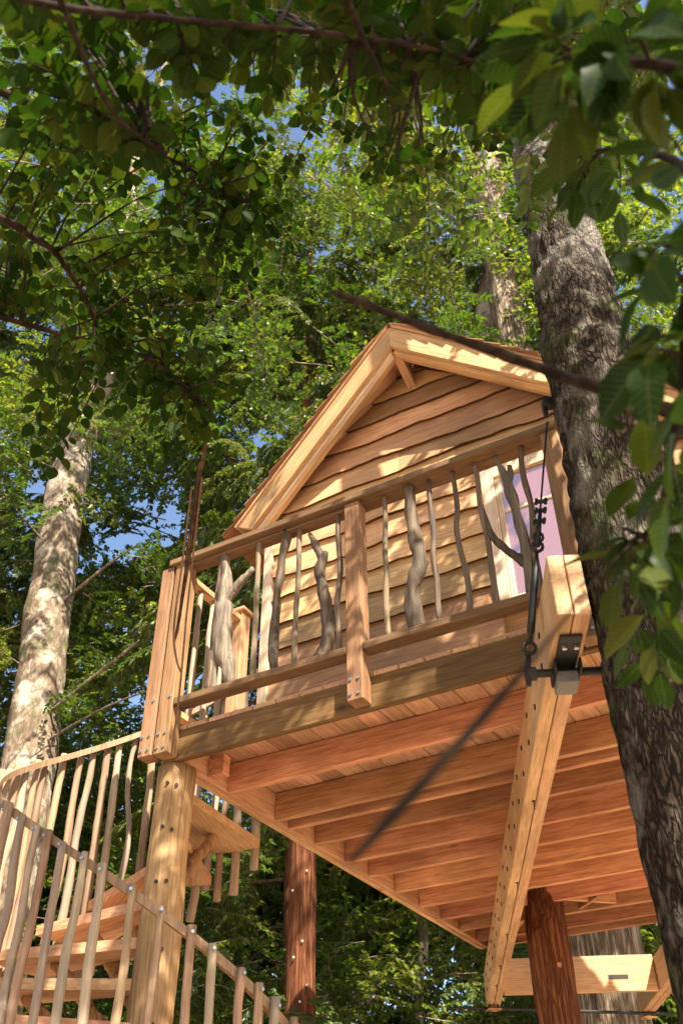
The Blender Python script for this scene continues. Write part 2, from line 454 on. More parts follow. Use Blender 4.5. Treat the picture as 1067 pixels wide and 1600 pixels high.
# ------------------------------------------------------------------ girders under the platform
BD = Vector((-0.41667, 0.90906, 0))      # direction of the long girders
BN = Vector((0.90906, 0.41667, 0))
BH = 0.27
def girder(name, label, p, length, n_ply, boltface, base):
    t = thing(name, label, 'beam', base)
    for k in range(n_ply):
        o = BN * (0.031 + 0.0645 * k)
        a = p + o + Vector((0, 0, -BH / 2 - 0.003))
        board('ply', a, a + BD * length, (0, 0, 1), BH, 0.060, M['glulam'], t, 0.004)
    if boltface:
        s = 0.45; k = 0
        while s < length - 0.1:
            for dz, dsx in ((-0.085, 0.0), (-0.195, 0.06)):
                c = p + BD * (s + dsx) + Vector((0, 0, dz))
                cyl('bolt', c + BN * 0.004, c - BN * 0.004, 0.014, M['darkbolt'], t, 8)
            s += 0.36; k += 1
        for s in (1.75, 3.05, 4.2, 5.1, 5.75):     # hooks for the lights
            c = p + BD * s + BN * (0.05) + Vector((0, 0, -BH - 0.003))
            v, f = tube([c + Vector((0, 0, .005)), c - Vector((0, 0, 0.03)), c + BD * 0.012 - Vector((0, 0, 0.042)), c + BD * 0.02 - Vector((0, 0, 0.03))], [0.003] * 4, 5)
            putw('hook', v, f, M['darkbolt'], t)
            cyl('hook_plate', c + Vector((0, 0, 0.002)), c - Vector((0, 0, 0.004)), 0.010, M['darkbolt'], t, 8)
    return t
G0 = Vector((2.438, -0.772, 0))
girder('main_girder', 'long double laminated beam with two rows of bolts running diagonally under the deck', G0, 6.62, 2, True, G0 + Vector((0, 0, -BH)))
G1 = Vector((1.235, 5.37, 0)) - BD * 6.0
girder('side_girder', 'laminated beam end at the far right corner behind the front trunk', G1, 7.05, 2, False, G1 + BD * 6.9 + Vector((0, 0, -BH)))
def build_cross():
    a = G0 + BD * 6.13 + BN * 0.135; a.z = -0.13
    t = thing('cross_beam', 'wide pale plank beam spanning between the two girders at the back', 'beam', a + Vector((0, 0, -0.15)))
    b = G1 + BD * 6.05; b.z = -0.13
    b = a + BN * ((b - a).dot(BN) - 0.006)
    board('plank', a, b, (0, 0, 1), 0.29, 0.05, M['glulam'], t, 0.004)
    c = a + BN * 1.0 - BD * 0.027 + Vector((0, 0, -0.03))
    put('stamp', box_mesh(0.17, 0.035, 0.003, M['darkbolt'], 0.0), t, frame(c, BN, (0, 0, 1)))
build_cross()
def build_back_rod():
    a = G0 + BD * 6.50 - BN * 0.25; b = G1 + BD * 6.95 + BN * 0.3
    a.z = b.z = -BH - 0.022
    t = thing('suspension_rod', 'thin black steel rod carrying the far ends of the girders', 'rod', (a + b) / 2)
    cyl('rod', a, b, 0.014, M['black'], t, 8)
    for c in (G0 + BD * 6.5 + BN * 0.06, G1 + BD * 6.95 + BN * 0.06):
        c = c.copy(); c.z = -BH - 0.046
        u = (b - a).normalized()
        put('saddle', box_mesh(0.12, 0.10, 0.012, M['fir'], 0.002), t, frame(c, u, BD))
        for s in (-0.04, 0.04):
            q = c + u * s
            cyl('clamp', q + Vector((0, 0, -0.012)), q + Vector((0, 0, 0.045)), 0.012, M['black'], t, 8)
build_back_rod()

# ------------------------------------------------------------------ railing of the deck
def stick(name, p0, p1, r0, r1, wob, mat, parent, n=7, sides=7, lump=0.12, seed=None, extra=None):
    """a bent, uneven pole"""
    seed = random.random() * 50 if seed is None else seed
    p0 = Vector(p0); p1 = Vector(p1); L = (p1 - p0).length
    pts = []; rad = []
    for i in range(n + 1):
        t = i / n
        p = p0.lerp(p1, t)
        k = math.sin(math.pi * t) ** 0.7 if 0 < t < 1 else 0
        p = p + Vector((mnoise.noise(Vector((t * 3.1 + seed, 0, 0))), mnoise.noise(Vector((0, t * 3.1 + seed, 5))), 0)) * wob * k * 2
        pts.append(p); rad.append((r0 + (r1 - r0) * t) * (1 + 0.12 * mnoise.noise(Vector((t * 6 + seed, 3, 0)))))
    pp = spline([tuple(p) for p in pts], 3)
    rr = [float(x[0]) for x in spline([(r,) for r in rad], 3)]
    v, f = tube(pp, rr, sides, lump, 18, seed)
    if extra:
        mb = MB(); mb.add((v, f))
        for e in extra: mb.add(e)
        v, f = mb.v, mb.f
    return putw(name, v, f, mat, parent, smooth=True, origin=(p0 + p1) / 2)
def drift(name, pts, radii, mat, parent, sides=12, branches=(), lump=0.42):
    """twisted driftwood through given points with side branches"""
    seed = random.random() * 50
    mb = MB()
    pp = spline(pts, 7); rr = [float(x[0]) for x in spline([(r,) for r in radii], 7)]
    mb.add(tube(pp, rr, sides, lump, 14, seed, (38, 5, 0.006)))
    for bp, br in branches:
        mb.add(tube(spline(bp, 5), [float(x[0]) for x in spline([(r,) for r in br], 5)], 9, lump, 16, seed + 3, (40, 6, 0.004)))
    return putw(name, mb.v, mb.f, mat, parent, smooth=True, origin=Vector(pts[0]))
YB = -0.045
def rp(px, py, y=YB): return at(px, py, 1, y)
def bolt4(post, c, nrm, dx, dz, r=0.009):
    for sx in (-1, 1):
        for sz in (-1, 1):
            q = Vector(c) + Vector((dx * sx, 0, dz * sz))
            cyl('bolt', q - Vector(nrm) * 0.001, q + Vector(nrm) * 0.006, r, M['zinc'], post, 6)
def build_railing():
    t = thing('deck_railing', 'front deck railing of square posts, plank rails and crooked driftwood balusters', 'railing', (1.2, -0.05, 0.0))
    zt = 1.292
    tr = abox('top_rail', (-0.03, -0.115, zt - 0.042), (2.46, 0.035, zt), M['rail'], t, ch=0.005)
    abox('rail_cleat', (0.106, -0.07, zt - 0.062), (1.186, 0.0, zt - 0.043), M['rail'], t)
    xl = (0.108, 1.186); xr = (1.282, 2.35)
    for a, b in (xl, xr):
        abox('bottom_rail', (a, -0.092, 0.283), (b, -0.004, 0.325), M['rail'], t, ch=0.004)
    for x0, x1, zb in ((-0.094, -0.006, 0.015), (0.012, 0.104, 0.010), (1.190, 1.279, 0.012), (2.352, 2.442, 0.01)):
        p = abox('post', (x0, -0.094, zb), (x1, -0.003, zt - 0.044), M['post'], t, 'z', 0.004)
        bolt4(p, ((x0 + x1) / 2, -0.095, zb + 0.075), (0, -1, 0), 0.022, 0.04)
        if x1 < 0.2:
            cyl('bolt', (x1 - 0.02, -0.094, 0.34), (x1 - 0.02, -0.101, 0.34), 0.009, M['zinc'], p, 6)
    z0, z1 = 0.322, zt - 0.040
    def fit(pb, pt):
        a = rp(*pb); b = rp(*pt)
        a.z = z0; b.z = z1
        return a, b
    S = [((325, 1090), (346, 897), .026, 'stick', .020), ((394, 1064), (404, 874), .021, 'stick', .006),
         ((459, 1046), (468, 848), .019, 'stick', .008), ((530, 1025), (529, 823), .020, 'stick', .012),
         ((607, 1000), (601, 796), .019, 'stick', .022), ((688, 975), (671, 769), .019, 'drift_dark', .016),
         ((735, 963), (708, 757), .019, 'stick', .016), ((778, 950), (744, 745), .019, 'stick', .014),
         ((843, 925), (818, 722), .021, 'stick', .016)]
    for pb, pt, r, mt, wob in S:
        a, b = fit(pb, pt)
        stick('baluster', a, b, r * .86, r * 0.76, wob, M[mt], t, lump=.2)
    def pts(L, ends=True):
        out = []
        for i, (px, py) in enumerate(L):
            p = rp(px, py)
            out.append(tuple(p))
        return out
    def clampz(o):
        return o
    # forked grey driftwood beside the corner post
    P = pts([(361, 1075), (352, 1020), (348, 970), (352, 925), (351, 902)]); P[0] = (P[0][0], YB, z0); P[-1] = (P[-1][0], YB, z1)
    B = pts([(350, 945), (372, 915), (397, 888)])
    drift('driftwood_baluster', P, [.034, .050, .054, .046, .020], M['drift'], t, 14, [(B, [.032, .026, .018])])['label'] = 'forked pale grey driftwood baluster beside the corner post'
    P = pts([(333, 1085), (338, 1010), (344, 950)])
    drift('driftwood_baluster', P, [.018, .022, .012], M['drift'], t, 9)
    P = pts([(430, 1062), (428, 1005), (434, 920), (449, 856)]); P[0] = (P[0][0], YB, z0); P[-1] = (P[-1][0], YB, z1)
    drift('driftwood_baluster', P, [.024, .027, .026, .028], M['drift_dark'], t, 10)
    P = pts([(501, 1038), (514, 990), (508, 935), (500, 895), (508, 862)]); P[0] = (P[0][0], YB, z0)
    B = pts([(505, 880), (493, 852), (484, 835)])
    drift('driftwood_baluster', P, [.040, .036, .033, .030, .019], M['drift_dark'], t, 12, [(B, [.026, .020, .015])])['label'] = 'twisted dark driftwood baluster with a broken fork'
    P = pts([(652, 988), (644, 930), (655, 880), (646, 830), (640, 778)]); P[0] = (P[0][0], YB, z0); P[-1] = (P[-1][0], YB, z1)
    drift('driftwood_baluster', P, [.040, .041, .039, .037, .030], M['drift_dark'], t, 14)['label'] = 'thick straight driftwood baluster right of the middle post'
    P = pts([(829, 915), (820, 860), (806, 800), (790, 750), (776, 733)]); P[-1] = (P[-1][0], YB, z1); P[0] = (P[0][0], YB, z0)
    B = pts([(793, 762), (797, 745), (795, 728)])
    drift('driftwood_baluster', P, [.026, .028, .026, .027, .014], M['drift'], t, 10, [(B, [.022, .018, .014])])
    P = pts([(752, 790), (768, 836), (795, 862), (828, 884)])
    drift('driftwood_baluster', P, [.014, .022, .022, .020], M['drift_dark'], t, 9)
build_railing()
def build_side_railing():
    t = thing('side_railing', 'short side railing with a capped post beside the top of the stairs', 'railing', (0.02, 0.35, JT + 0.03))
    p = abox('post', (-0.03, 0.56, JT + 0.032), (0.06, 0.65, 1.27), M['trim'], t, 'z', 0.004)
    put('cap', box_mesh(0.13, 0.13, 0.03, M['trim'], 0.006), t, frame((0.015, 0.605, 1.287), (1, 0, 0), (0, 1, 0)))
    abox('top_rail', (-0.02, 0.04, 1.20), (0.05, 0.557, 1.24), M['trim'], t, 'y')
    abox('bottom_rail', (-0.01, 0.04, 0.29), (0.045, 0.557, 0.33), M['trim'], t, 'y')
    for y in (0.16, 0.29, 0.42):
        stick('baluster', (0.016, y, 0.325), (0.016, y, 1.205), 0.02, 0.018, 0.01, M['pole'], t)
    q = abox('post', (-0.03, 1.46, JT + 0.032), (0.06, 1.55, 1.0), M['trim'], t, 'z', 0.004)
build_side_railing()

# ------------------------------------------------------------------ the cabin
HY = 1.02                    # front wall plane
HX0, HX1 = -0.08, 3.05
APX, APZ = 1.205, 3.55       # ridge, top of the barge boards
BY = 0.68                    # plane of the barge boards
SL = (1.475, 1.2275)    # left run / drop
SR = (2.05, 2.05 * 0.777)            # right run / drop
PROW = (0.23, 0.30)                  # how far the eave ends stand back from the ridge's point, left and right
def roof_z(x, off=0.0):
    return (APZ - (APX - x) * SL[1] / SL[0] if x < APX else APZ - (x - APX) * SR[1] / SR[0]) - off
def build_cabin():
    t = thing('treehouse_cabin', 'small cedar cabin with steep gable and wavy live-edge siding on the deck', 'cabin', (1.3, 2.0, JT + 0.031))
    zb = JT + 0.034
    DY = 2.35                # depth
    # core walls
    xs0, xs1 = HX0 + 0.01, HX1 - 0.01
    off = 0.13
    core = [(xs0, zb), (xs1, zb), (xs1, roof_z(xs1, off)), (APX, APZ - off), (xs0, roof_z(xs0, off))]
    vs = [(x, HY + 0.012, z) for x, z in core] + [(x, HY + DY, z) for x, z in core]
    n = len(core)
    fs = [tuple(range(n)), tuple(range(2 * n - 1, n - 1, -1))] + [(i, i + n, (i + 1) % n + n, (i + 1) % n) for i in range(n)]
    # window opening is covered by its own lining, so the core stays a closed block behind it
    wall = putw('wall', vs, fs, M['siding'], t)
    WX0, WX1, WZ0, WZ1 = 1.71, 2.42, 1.06, 2.02
    # siding courses
    rng = random.Random(5)
    z = zb - 0.02
    course = 0
    def xlim(zz):
        lo, hi = HX0 + 0.075, HX1 - 0.075
        a = APX - (APZ - 0.085 - zz) * SL[0] / SL[1]; b = APX + (APZ - 0.085 - zz) * SR[0] / SR[1]
        return max(lo, a), min(hi, b)
    def plank(x0b, x1b, x0t, x1t, za, zt_, seed, amp):
        N = max(6, int((x1b - x0b) / 0.05))
        vs = []; fs = []; mi = []
        for i in range(N + 1):
            u = i / N
            xb = x0b + (x1b - x0b) * u; xt = x0t + (x1t - x0t) * u
            wv = amp * (mnoise.noise(Vector((xb * 1.6, seed, 0))) * 1.4 + 0.5 * mnoise.noise(Vector((xb * 5.5, seed, 3))) + 0.25 * mnoise.noise(Vector((xb * 17, seed, 7))))
            yb_ = HY - 0.040 + 0.004 * mnoise.noise(Vector((xb * 3, seed, 11)))
            vs += [(xb, yb_, za + wv), (xt, HY - 0.004, zt_), (xt, HY + 0.010, zt_), (xb, HY - 0.008, za + wv + 0.008)]
        for i in range(N):
            a = i * 4; b = a + 4
            fs += [(a, b, b + 1, a + 1), (a + 1, b + 1, b + 2, a + 2), (a + 3, b + 3, b, a), (a + 2, b + 2, b + 3, a + 3)]
            mi += [0, 0, 1, 0]
        fs += [(0, 1, 2, 3), (N * 4 + 3, N * 4 + 2, N * 4 + 1, N * 4)]; mi += [0, 0]
        c = Vector(((x0b + x1b) / 2, HY, za))
        return putw('siding_board', vs, fs, [M['siding'], M['barkedge']], wall, midx=mi, origin=c)
    while True:
        e = rng.uniform(0.185, 0.215)
        za, zt_ = z, z + e + 0.035
        if xlim(za)[1] - xlim(za)[0] < 0.15: break
        a0, a1 = xlim(za)
        tt = min(zt_, APZ - 0.095)
        b0, b1 = xlim(tt)
        if b1 - b0 < 0.02: b0 = b1 = (b0 + b1) / 2
        seed = course * 3.7
        segs = [(a0, a1, b0, b1)]
        if zt_ > WZ0 - 0.05 and za < WZ1 + 0.08:
            segs = [(a0, WX0 - 0.03, b0, WX0 - 0.03), (WX1 + 0.02, a1, WX1 + 0.02, b1)]
        elif rng.random() < 0.6 and a1 - a0 > 1.3:
            j = a0 + (a1 - a0) * rng.uniform(0.3, 0.7)
            segs = [(a0, j - 0.001, b0, j - 0.001), (j + 0.001, a1, j + 0.001, b1)]
        for s in segs:
            if s[1] - s[0] > 0.05:
                plank(*s, za, tt, seed, 0.030 if course > 5 else 0.012)
        z += e; course += 1
    # corner boards
    abox('corner_board', (HX0, HY - 0.05, zb), (HX0 + 0.07, HY + 0.02, roof_z(HX0, 0.10)), M['casing'], t, 'z')
    abox('corner_board', (HX1 - 0.07, HY - 0.05, zb), (HX1, HY + 0.02, roof_z(HX1, 0.10)), M['casing'], t, 'z')
    # left and right wall boards (side walls)
    for side, x in (('l', HX0), ('r', HX1)):
        zz = zb; top = roof_z(x, 0.12)
        while zz < top - 0.05:
            h = min(0.17, top - zz)
            sx = -1 if side == 'l' else 1
            a = Vector((x + sx * 0.008, HY + 0.03, zz + h / 2)); b = Vector((x + sx * 0.008, HY + DY, zz + h / 2))
            board('side_siding_board', a, b, Vector((-sx * 0.12, 0, 1)), h + 0.02, 0.02, M['siding'], wall, 0.002)
            zz += h
    # window
    w = thing_part('window', t, (WX0, HY, WZ0))
    c = 0.075
    yf0, yf1 = HY - 0.060, HY - 0.012
    abox('casing', (WX0 - c + 0.03, yf0, WZ0 - 0.04), (WX0 + 0.045, yf1, WZ1 + 0.09), M['casing'], w, 'z')
    abox('casing', (WX1 - 0.045, yf0, WZ0 - 0.04), (WX1 + c - 0.03, yf1, WZ1 + 0.09), M['casing'], w, 'z')
    abox('casing', (WX0 + 0.047, yf0, WZ1 - 0.01), (WX1 - 0.047, yf1, WZ1 + 0.09), M['casing'], w, 'x')
    abox('sill', (WX0 - c, yf0 - 0.03, WZ0 - 0.085), (WX1 + c, yf1, WZ0 - 0.043), M['casing'], w, 'x')
    abox('sash', (WX0 + 0.047, yf0 + 0.012, WZ0 - 0.04), (WX0 + 0.085, yf1, WZ1 - 0.012), M['casing'], w, 'z')
    abox('sash', (WX1 - 0.085, yf0 + 0.012, WZ0 - 0.04), (WX1 - 0.047, yf1, WZ1 - 0.012), M['casing'], w, 'z')
    abox('sash', (WX0 + 0.087, yf0 + 0.012, WZ0 - 0.04), (WX1 - 0.087, yf1, WZ0 - 0.004), M['casing'], w, 'x')
    abox('muntin', (WX0 + 0.087, yf0 + 0.016, 1.70), (WX1 - 0.087, yf1 - 0.006, 1.725), M['casing'], w, 'x')
    abox('pane', (WX0 + 0.086, HY - 0.034, WZ0 - 0.003), (WX1 - 0.086, HY - 0.028, 1.698), M['glass'], w, 'x', 0)
    abox('pane', (WX0 + 0.086, HY - 0.034, 1.727), (WX1 - 0.086, HY - 0.028, WZ1 - 0.013), M['glass'], w, 'x', 0)
    # barge boards, in two layers as on the house; they rake back from the ridge to the eaves
    A = Vector((APX, BY, APZ)); y1 = HY + DY + 0.3
    for s in (-1, 1):
        run, drop = SL if s < 0 else SR
        pr_ = PROW[0] if s < 0 else PROW[1]
        E_ = A + Vector((s * run, pr_, -drop))
        d = E_ - A; L = d.length; u = d.normalized()
        out_ = u.cross(Vector((0, 0, 1))); out_ = (out_ if out_.y < 0 else -out_).normalized()     # outward, level
        nrm = out_.cross(u); nrm = nrm if nrm.z > 0 else -nrm
        w_ = 0.165
        def barge(name, k0, k1, o0, o1, m0, m1, mat):
            """a board on the rake between depths k0..k1 below the roof edge and o0..o1 outwards, mitred at the ridge"""
            vs = []
            for o in (o1, o0):
                for k, end in ((k0, 0), (k0, 1), (k1, 1), (k1, 0)):
                    q = A + out_ * o - nrm * k
                    t_ = (APX + s * 0.001 + s * m0 - q.x) / u.x if end == 0 else L - m1 - (0.06 if k == k1 else 0)
                    vs.append(q + u * t_)
            fs = [(0, 1, 2, 3), (7, 6, 5, 4), (0, 4, 5, 1), (1, 5, 6, 2), (2, 6, 7, 3), (3, 7, 4, 0)]
            fr = frame(A + u * (L / 2), u, nrm); inv = fr.inverted()
            put(name, new_mesh(name, [inv @ v for v in vs], fs, mat), t, fr)
        barge('barge_board', 0.0, w_, 0.0, 0.036, 0, 0, M['trim'])
        barge('trim_strip', w_ - 0.012, w_ + 0.026, -0.046, -0.003, 0.01, 0.03, M['casing'] if s < 0 else M['trim'])
        barge('trim_strip', w_ - 0.03, w_ + 0.012, -0.094, -0.050, 0.01, 0.05, M['trim'])
        # roof slope
        W_ = y1 - BY
        ridge = Vector((0, 1, 0)); up = ridge.cross(Vector((s * run, 0, -drop))).normalized(); up = up if up.z > 0 else -up
        u2 = Vector((s * run, 0, -drop)).normalized(); L2 = math.hypot(run, drop)
        def slab(name, x_in, k0, k1, f0, mat, parent):
            """sheet over the slope from f0 behind the rake back to the gable's rear, between heights k0 and k1 off the plane"""
            P4 = [A + Vector((s * x_in, f0, 0)), E_ + Vector((0, f0, 0)) + u2 * 0.02, Vector((E_.x, y1, E_.z)) + u2 * 0.02, Vector((APX + s * x_in, y1, APZ))]
            vs = [p + up * k1 for p in P4] + [p + up * k0 for p in P4]
            fs = [(0, 1, 2, 3), (7, 6, 5, 4), (0, 4, 5, 1), (1, 5, 6, 2), (2, 6, 7, 3), (3, 7, 4, 0)]
            fr = frame(A + Vector((0, W_ / 2, 0)) + u2 * L2 / 2, u2, ridge); inv = fr.inverted()
            return put(name, new_mesh(name, [inv @ v for v in vs], fs, mat), parent, fr)
        roof = slab('roof', 0.012, 0.004, 0.022, -0.050, M['deck'], t)
        slab('soffit_board', 0.05, -0.062, -0.040, 0.05, M['fir'], t)
        rngs = random.Random(3 + s)
        k = -0.01; row = 0
        while k < L2 - 0.02:
            y = BY + pr_ * min(1, (k + .13) / L2) - 0.075 + rngs.uniform(-.008, .008)
            while y < y1:
                wd = rngs.choice((0.11, 0.14, 0.17))
                p0 = Vector((APX, y + wd / 2, APZ)) + u2 * (k + rngs.uniform(-.006, .006)) + up * 0.030
                p1 = p0 + u2 * 0.27 + up * rngs.uniform(.008, .013)
                put('shingle', box_mesh(0.27, wd - 0.005, 0.008, M['shingle'], 0), roof, frame((p0 + p1) / 2, p1 - p0, (0, 1, 0)))
                y += wd
            k += 0.150; row += 1
    board('knee_brace', (APX + 0.01, BY + 0.03, APZ - 0.20), (APX + 0.01, HY - 0.02, APZ - 0.325), (1, 0, 0), 0.065, 0.075, M['fir'], t)
def thing_part(name, parent, base):
    o = bpy.data.objects.new(name, None); o.empty_display_size = 0.05
    return link(o, parent, Matrix.Translation(Vector(base)))
def glass_mat():
    m, n, l, b, out = nt('window_glass')
    b.inputs['Base Color'].default_value = (0.30, 0.13, 0.08, 1); b.inputs['Roughness'].default_value = 0.35
    gl = n.new('ShaderNodeBsdfGlossy'); gl.inputs['Roughness'].default_value = 0.015; gl.inputs['Color'].default_value = (0.9, 0.9, 1.0, 1)
    mx = n.new('ShaderNodeMixShader'); mx.inputs[0].default_value = 0.3
    l.new(b.outputs[0], mx.inputs[1]); l.new(gl.outputs[0], mx.inputs[2]); l.new(mx.outputs[0], out.inputs[0])
    return m
M['glass'] = glass_mat()
build_cabin()

# ------------------------------------------------------------------ corner log and spiral stair
LX, LY, LR = 0.03, 0.10, 0.103
def build_log():
    t = thing('log_post', 'thick peeled log post under the deck corner with paired dark bolts', 'post', (LX, LY, -Z0))
    pts = [(LX + 0.004 * math.sin(z * 2), LY, z) for z in np.linspace(-Z0 - 0.1, -0.004, 40)]
    rad = [LR * (1.10 - 0.10 * (i / 39)) for i in range(40)]
    v, f = tube(pts, rad, 28, 0.10, 4, 2.0, (22, 2.0, 0.004))
    putw('shaft', v, f, M['log'], t, smooth=True)
    for z, an in ((-0.13, (-48, -74)), (-0.36, (-48, -74)), (-0.62, (-48, -74)), (-0.93, (-42,)), (-1.25, (-45,)), (-1.6, (-50, -72))):
        for a in [R(x) for x in an]:
            d = Vector((math.cos(a), math.sin(a), 0)); c = Vector((LX, LY, z + random.uniform(-.01, .01)))
            cyl('bolt', c + d * (LR - 0.01), c + d * (LR + 0.012), 0.010, M['darkbolt'], t, 8)
build_log()
def rail_z(th): return 2.0236 - 0.5599 * th
def pol(th, r, z): return Vector((LX + r * math.cos(th), LY + r * math.sin(th), z))
def build_stair():
    t = thing('spiral_staircase', 'spiral stair of wedge treads and peeled pole balusters round the log post', 'staircase', (LX, LY, -Z0))
    RR = 0.90
    # handrail: a bent strip of square section
    vs = []; fs = []
    ths = np.radians(np.arange(96, 402, 4))
    for i, th in enumerate(ths):
        z = rail_z(th)
        for r_, dz in ((RR - 0.014, -0.020), (RR + 0.014, -0.020), (RR + 0.014, 0.020), (RR - 0.014, 0.020)):
            vs.append(pol(th, r_ + 0.004 * mnoise.noise(Vector((th * 4, r_, 0))), z + dz))
    for i in range(len(ths) - 1):
        for k in range(4):
            a = i * 4 + k; b = i * 4 + (k + 1) % 4
            fs.append((a, b, b + 4, a + 4))
    fs += [(3, 2, 1, 0), tuple(len(vs) - 4 + k for k in range(4))]
    putw('handrail', vs, fs, M['rail2'], t)
    # treads
    for k in range(19):
        th = R(106 + 19.4 * k); zt_ = -0.10 - 0.190 * k
        if zt_ < -Z0 + 0.1: break
        h = R(13.5)
        poly = [(0.085, th - 0.62), (0.62, th - h * 1.05), (0.885, th - h), (0.905, th), (0.885, th + h * 0.95), (0.62, th + h * 1.0), (0.085, th + 0.62)]
        c = pol(th, 0.5, zt_)
        fr = frame(c, (math.cos(th), math.sin(th), 0), (-math.sin(th), math.cos(th), 0)); inv = fr.inverted()
        vs = [inv @ pol(a, r_, zt_) for r_, a in poly] + [inv @ pol(a, r_, zt_ - 0.05) for r_, a in poly]
        n = len(poly)
        fs = [tuple(range(n)), tuple(range(2 * n - 1, n - 1, -1))] + [(i, i + n, (i + 1) % n + n, (i + 1) % n) for i in range(n)]
        put('tread', new_mesh('tread', vs, fs, M['fir']), t, fr)
        a = pol(th + R(2), LR * 0.95, zt_ - 0.50); b = pol(th, 0.62, zt_ - 0.048)
        stick('brace', a, b, 0.034, 0.030, 0.012, M['brace'], t, lump=0.3, sides=9)
    # balusters
    rng = random.Random(21)
    th = 97.0; k = 0
    while th < 398:
        a = R(th + rng.uniform(-1.2, 1.2)); z1 = rail_z(a) + rng.uniform(0.012, 0.035); z0 = z1 - rng.uniform(1.28, 1.42)
        r_ = RR + 0.038
        p1 = pol(a, r_, z1); p0 = pol(a + rng.uniform(-.03, .03), r_ + rng.uniform(-.01, .01), max(z0, -Z0 + 0.02))
        s = stick('baluster', p0, p1, rng.uniform(.019, .030), rng.uniform(.015, .025), rng.choice((.008, .016, .034)), M[rng.choice(('pole', 'pole_brown'))], t, sides=9, lump=.2)
        d = Vector((math.cos(a), math.sin(a), 0)); c = pol(a, r_, rail_z(a))
        cyl('bolt', c + d * 0.012, c + d * 0.028, 0.0075, M['zinc'], s, 6)
        th += rng.choice((5.6, 6.4, 7.6, 5.0)); k += 1
M['rail2'] = wood('bent_handrail', (0.26, 0.14, 0.065), (0.38, 0.22, 0.11), (0.46, 0.29, 0.16), 'z', var=0.02, knots=False, grey=0.3)
build_stair()

# ------------------------------------------------------------------ leaves and sprays
def leaf_arrays(P, D, Nn, S, width=0.6, fold=0.12, droop=0.12):
    """kite-shaped leaves: base P, direction D, normal Nn, length S -> verts, faces, per-face colour"""
    P = np.asarray(P); D = np.asarray(D); Nn = np.asarray(Nn); S = np.asarray(S)[:, None]
    D = D / np.linalg.norm(D, axis=1, keepdims=True)
    Sd = np.cross(Nn, D); Sd /= (np.linalg.norm(Sd, axis=1, keepdims=True) + 1e-9)
    Up = np.cross(D, Sd)
    n = len(P)
    V = np.empty((n, 6, 3))
    V[:, 0] = P
    V[:, 1] = P + D * S * 0.35 + Sd * S * width * 0.5 + Up * S * fold
    V[:, 2] = P + D * S * 0.72 + Sd * S * width * 0.36 + Up * S * (fold * 0.6 - droop * 0.4)
    V[:, 3] = P + D * S - Up * S * droop
    V[:, 4] = P + D * S * 0.72 - Sd * S * width * 0.36 + Up * S * (fold * 0.6 - droop * 0.4)
    V[:, 5] = P + D * S * 0.35 - Sd * S * width * 0.5 + Up * S * fold
    b = (np.arange(n) * 6)[:, None]
    F = np.concatenate([b + np.array([[0, 1, 2, 3]]), b + np.array([[0, 3, 4, 5]])], axis=1).reshape(-1, 4)
    return V.reshape(-1, 3), F
def blade_arrays(P, D, Nn, S, width=0.2):
    P = np.asarray(P); D = np.asarray(D); Nn = np.asarray(Nn); S = np.asarray(S)[:, None]
    D = D / np.linalg.norm(D, axis=1, keepdims=True)
    Sd = np.cross(Nn, D); Sd /= (np.linalg.norm(Sd, axis=1, keepdims=True) + 1e-9)
    n = len(P); V = np.empty((n, 4, 3))
    V[:, 0] = P; V[:, 1] = P + D * S * 0.5 + Sd * S * width * 0.5; V[:, 2] = P + D * S; V[:, 3] = P + D * S * 0.5 - Sd * S * width * 0.5
    F = (np.arange(n) * 4)[:, None] + np.array([[0, 1, 2, 3]])
    return V.reshape(-1, 3), F
def np_mesh(name, V, F, mats, lc=None, midx=None):
    me = bpy.data.meshes.new(name)
    nv = len(V); nf = len(F)
    me.vertices.add(nv); me.vertices.foreach_set('co', np.ascontiguousarray(V, dtype=np.float32).ravel())
    me.loops.add(nf * 4); me.loops.foreach_set('vertex_index', np.ascontiguousarray(F, dtype=np.int32).ravel())
    me.polygons.add(nf)
    me.polygons.foreach_set('loop_start', np.arange(0, nf * 4, 4, dtype=np.int32))
    me.polygons.foreach_set('loop_total', np.full(nf, 4, dtype=np.int32))
    for m in mats: me.materials.append(m)
    if midx is not None: me.polygons.foreach_set('material_index', np.asarray(midx, dtype=np.int32))
    if lc is not None:
        at_ = me.attributes.new('lc', 'FLOAT', 'FACE'); at_.data.foreach_set('value', np.asarray(lc, dtype=np.float32))
    me.update(calc_edges=True)
    return me
def quads_of(vf):
    """tube faces as quads only (caps dropped)"""
    return np.array([tuple(p) for p in vf[0]]), np.array([f for f in vf[1] if len(f) == 4])

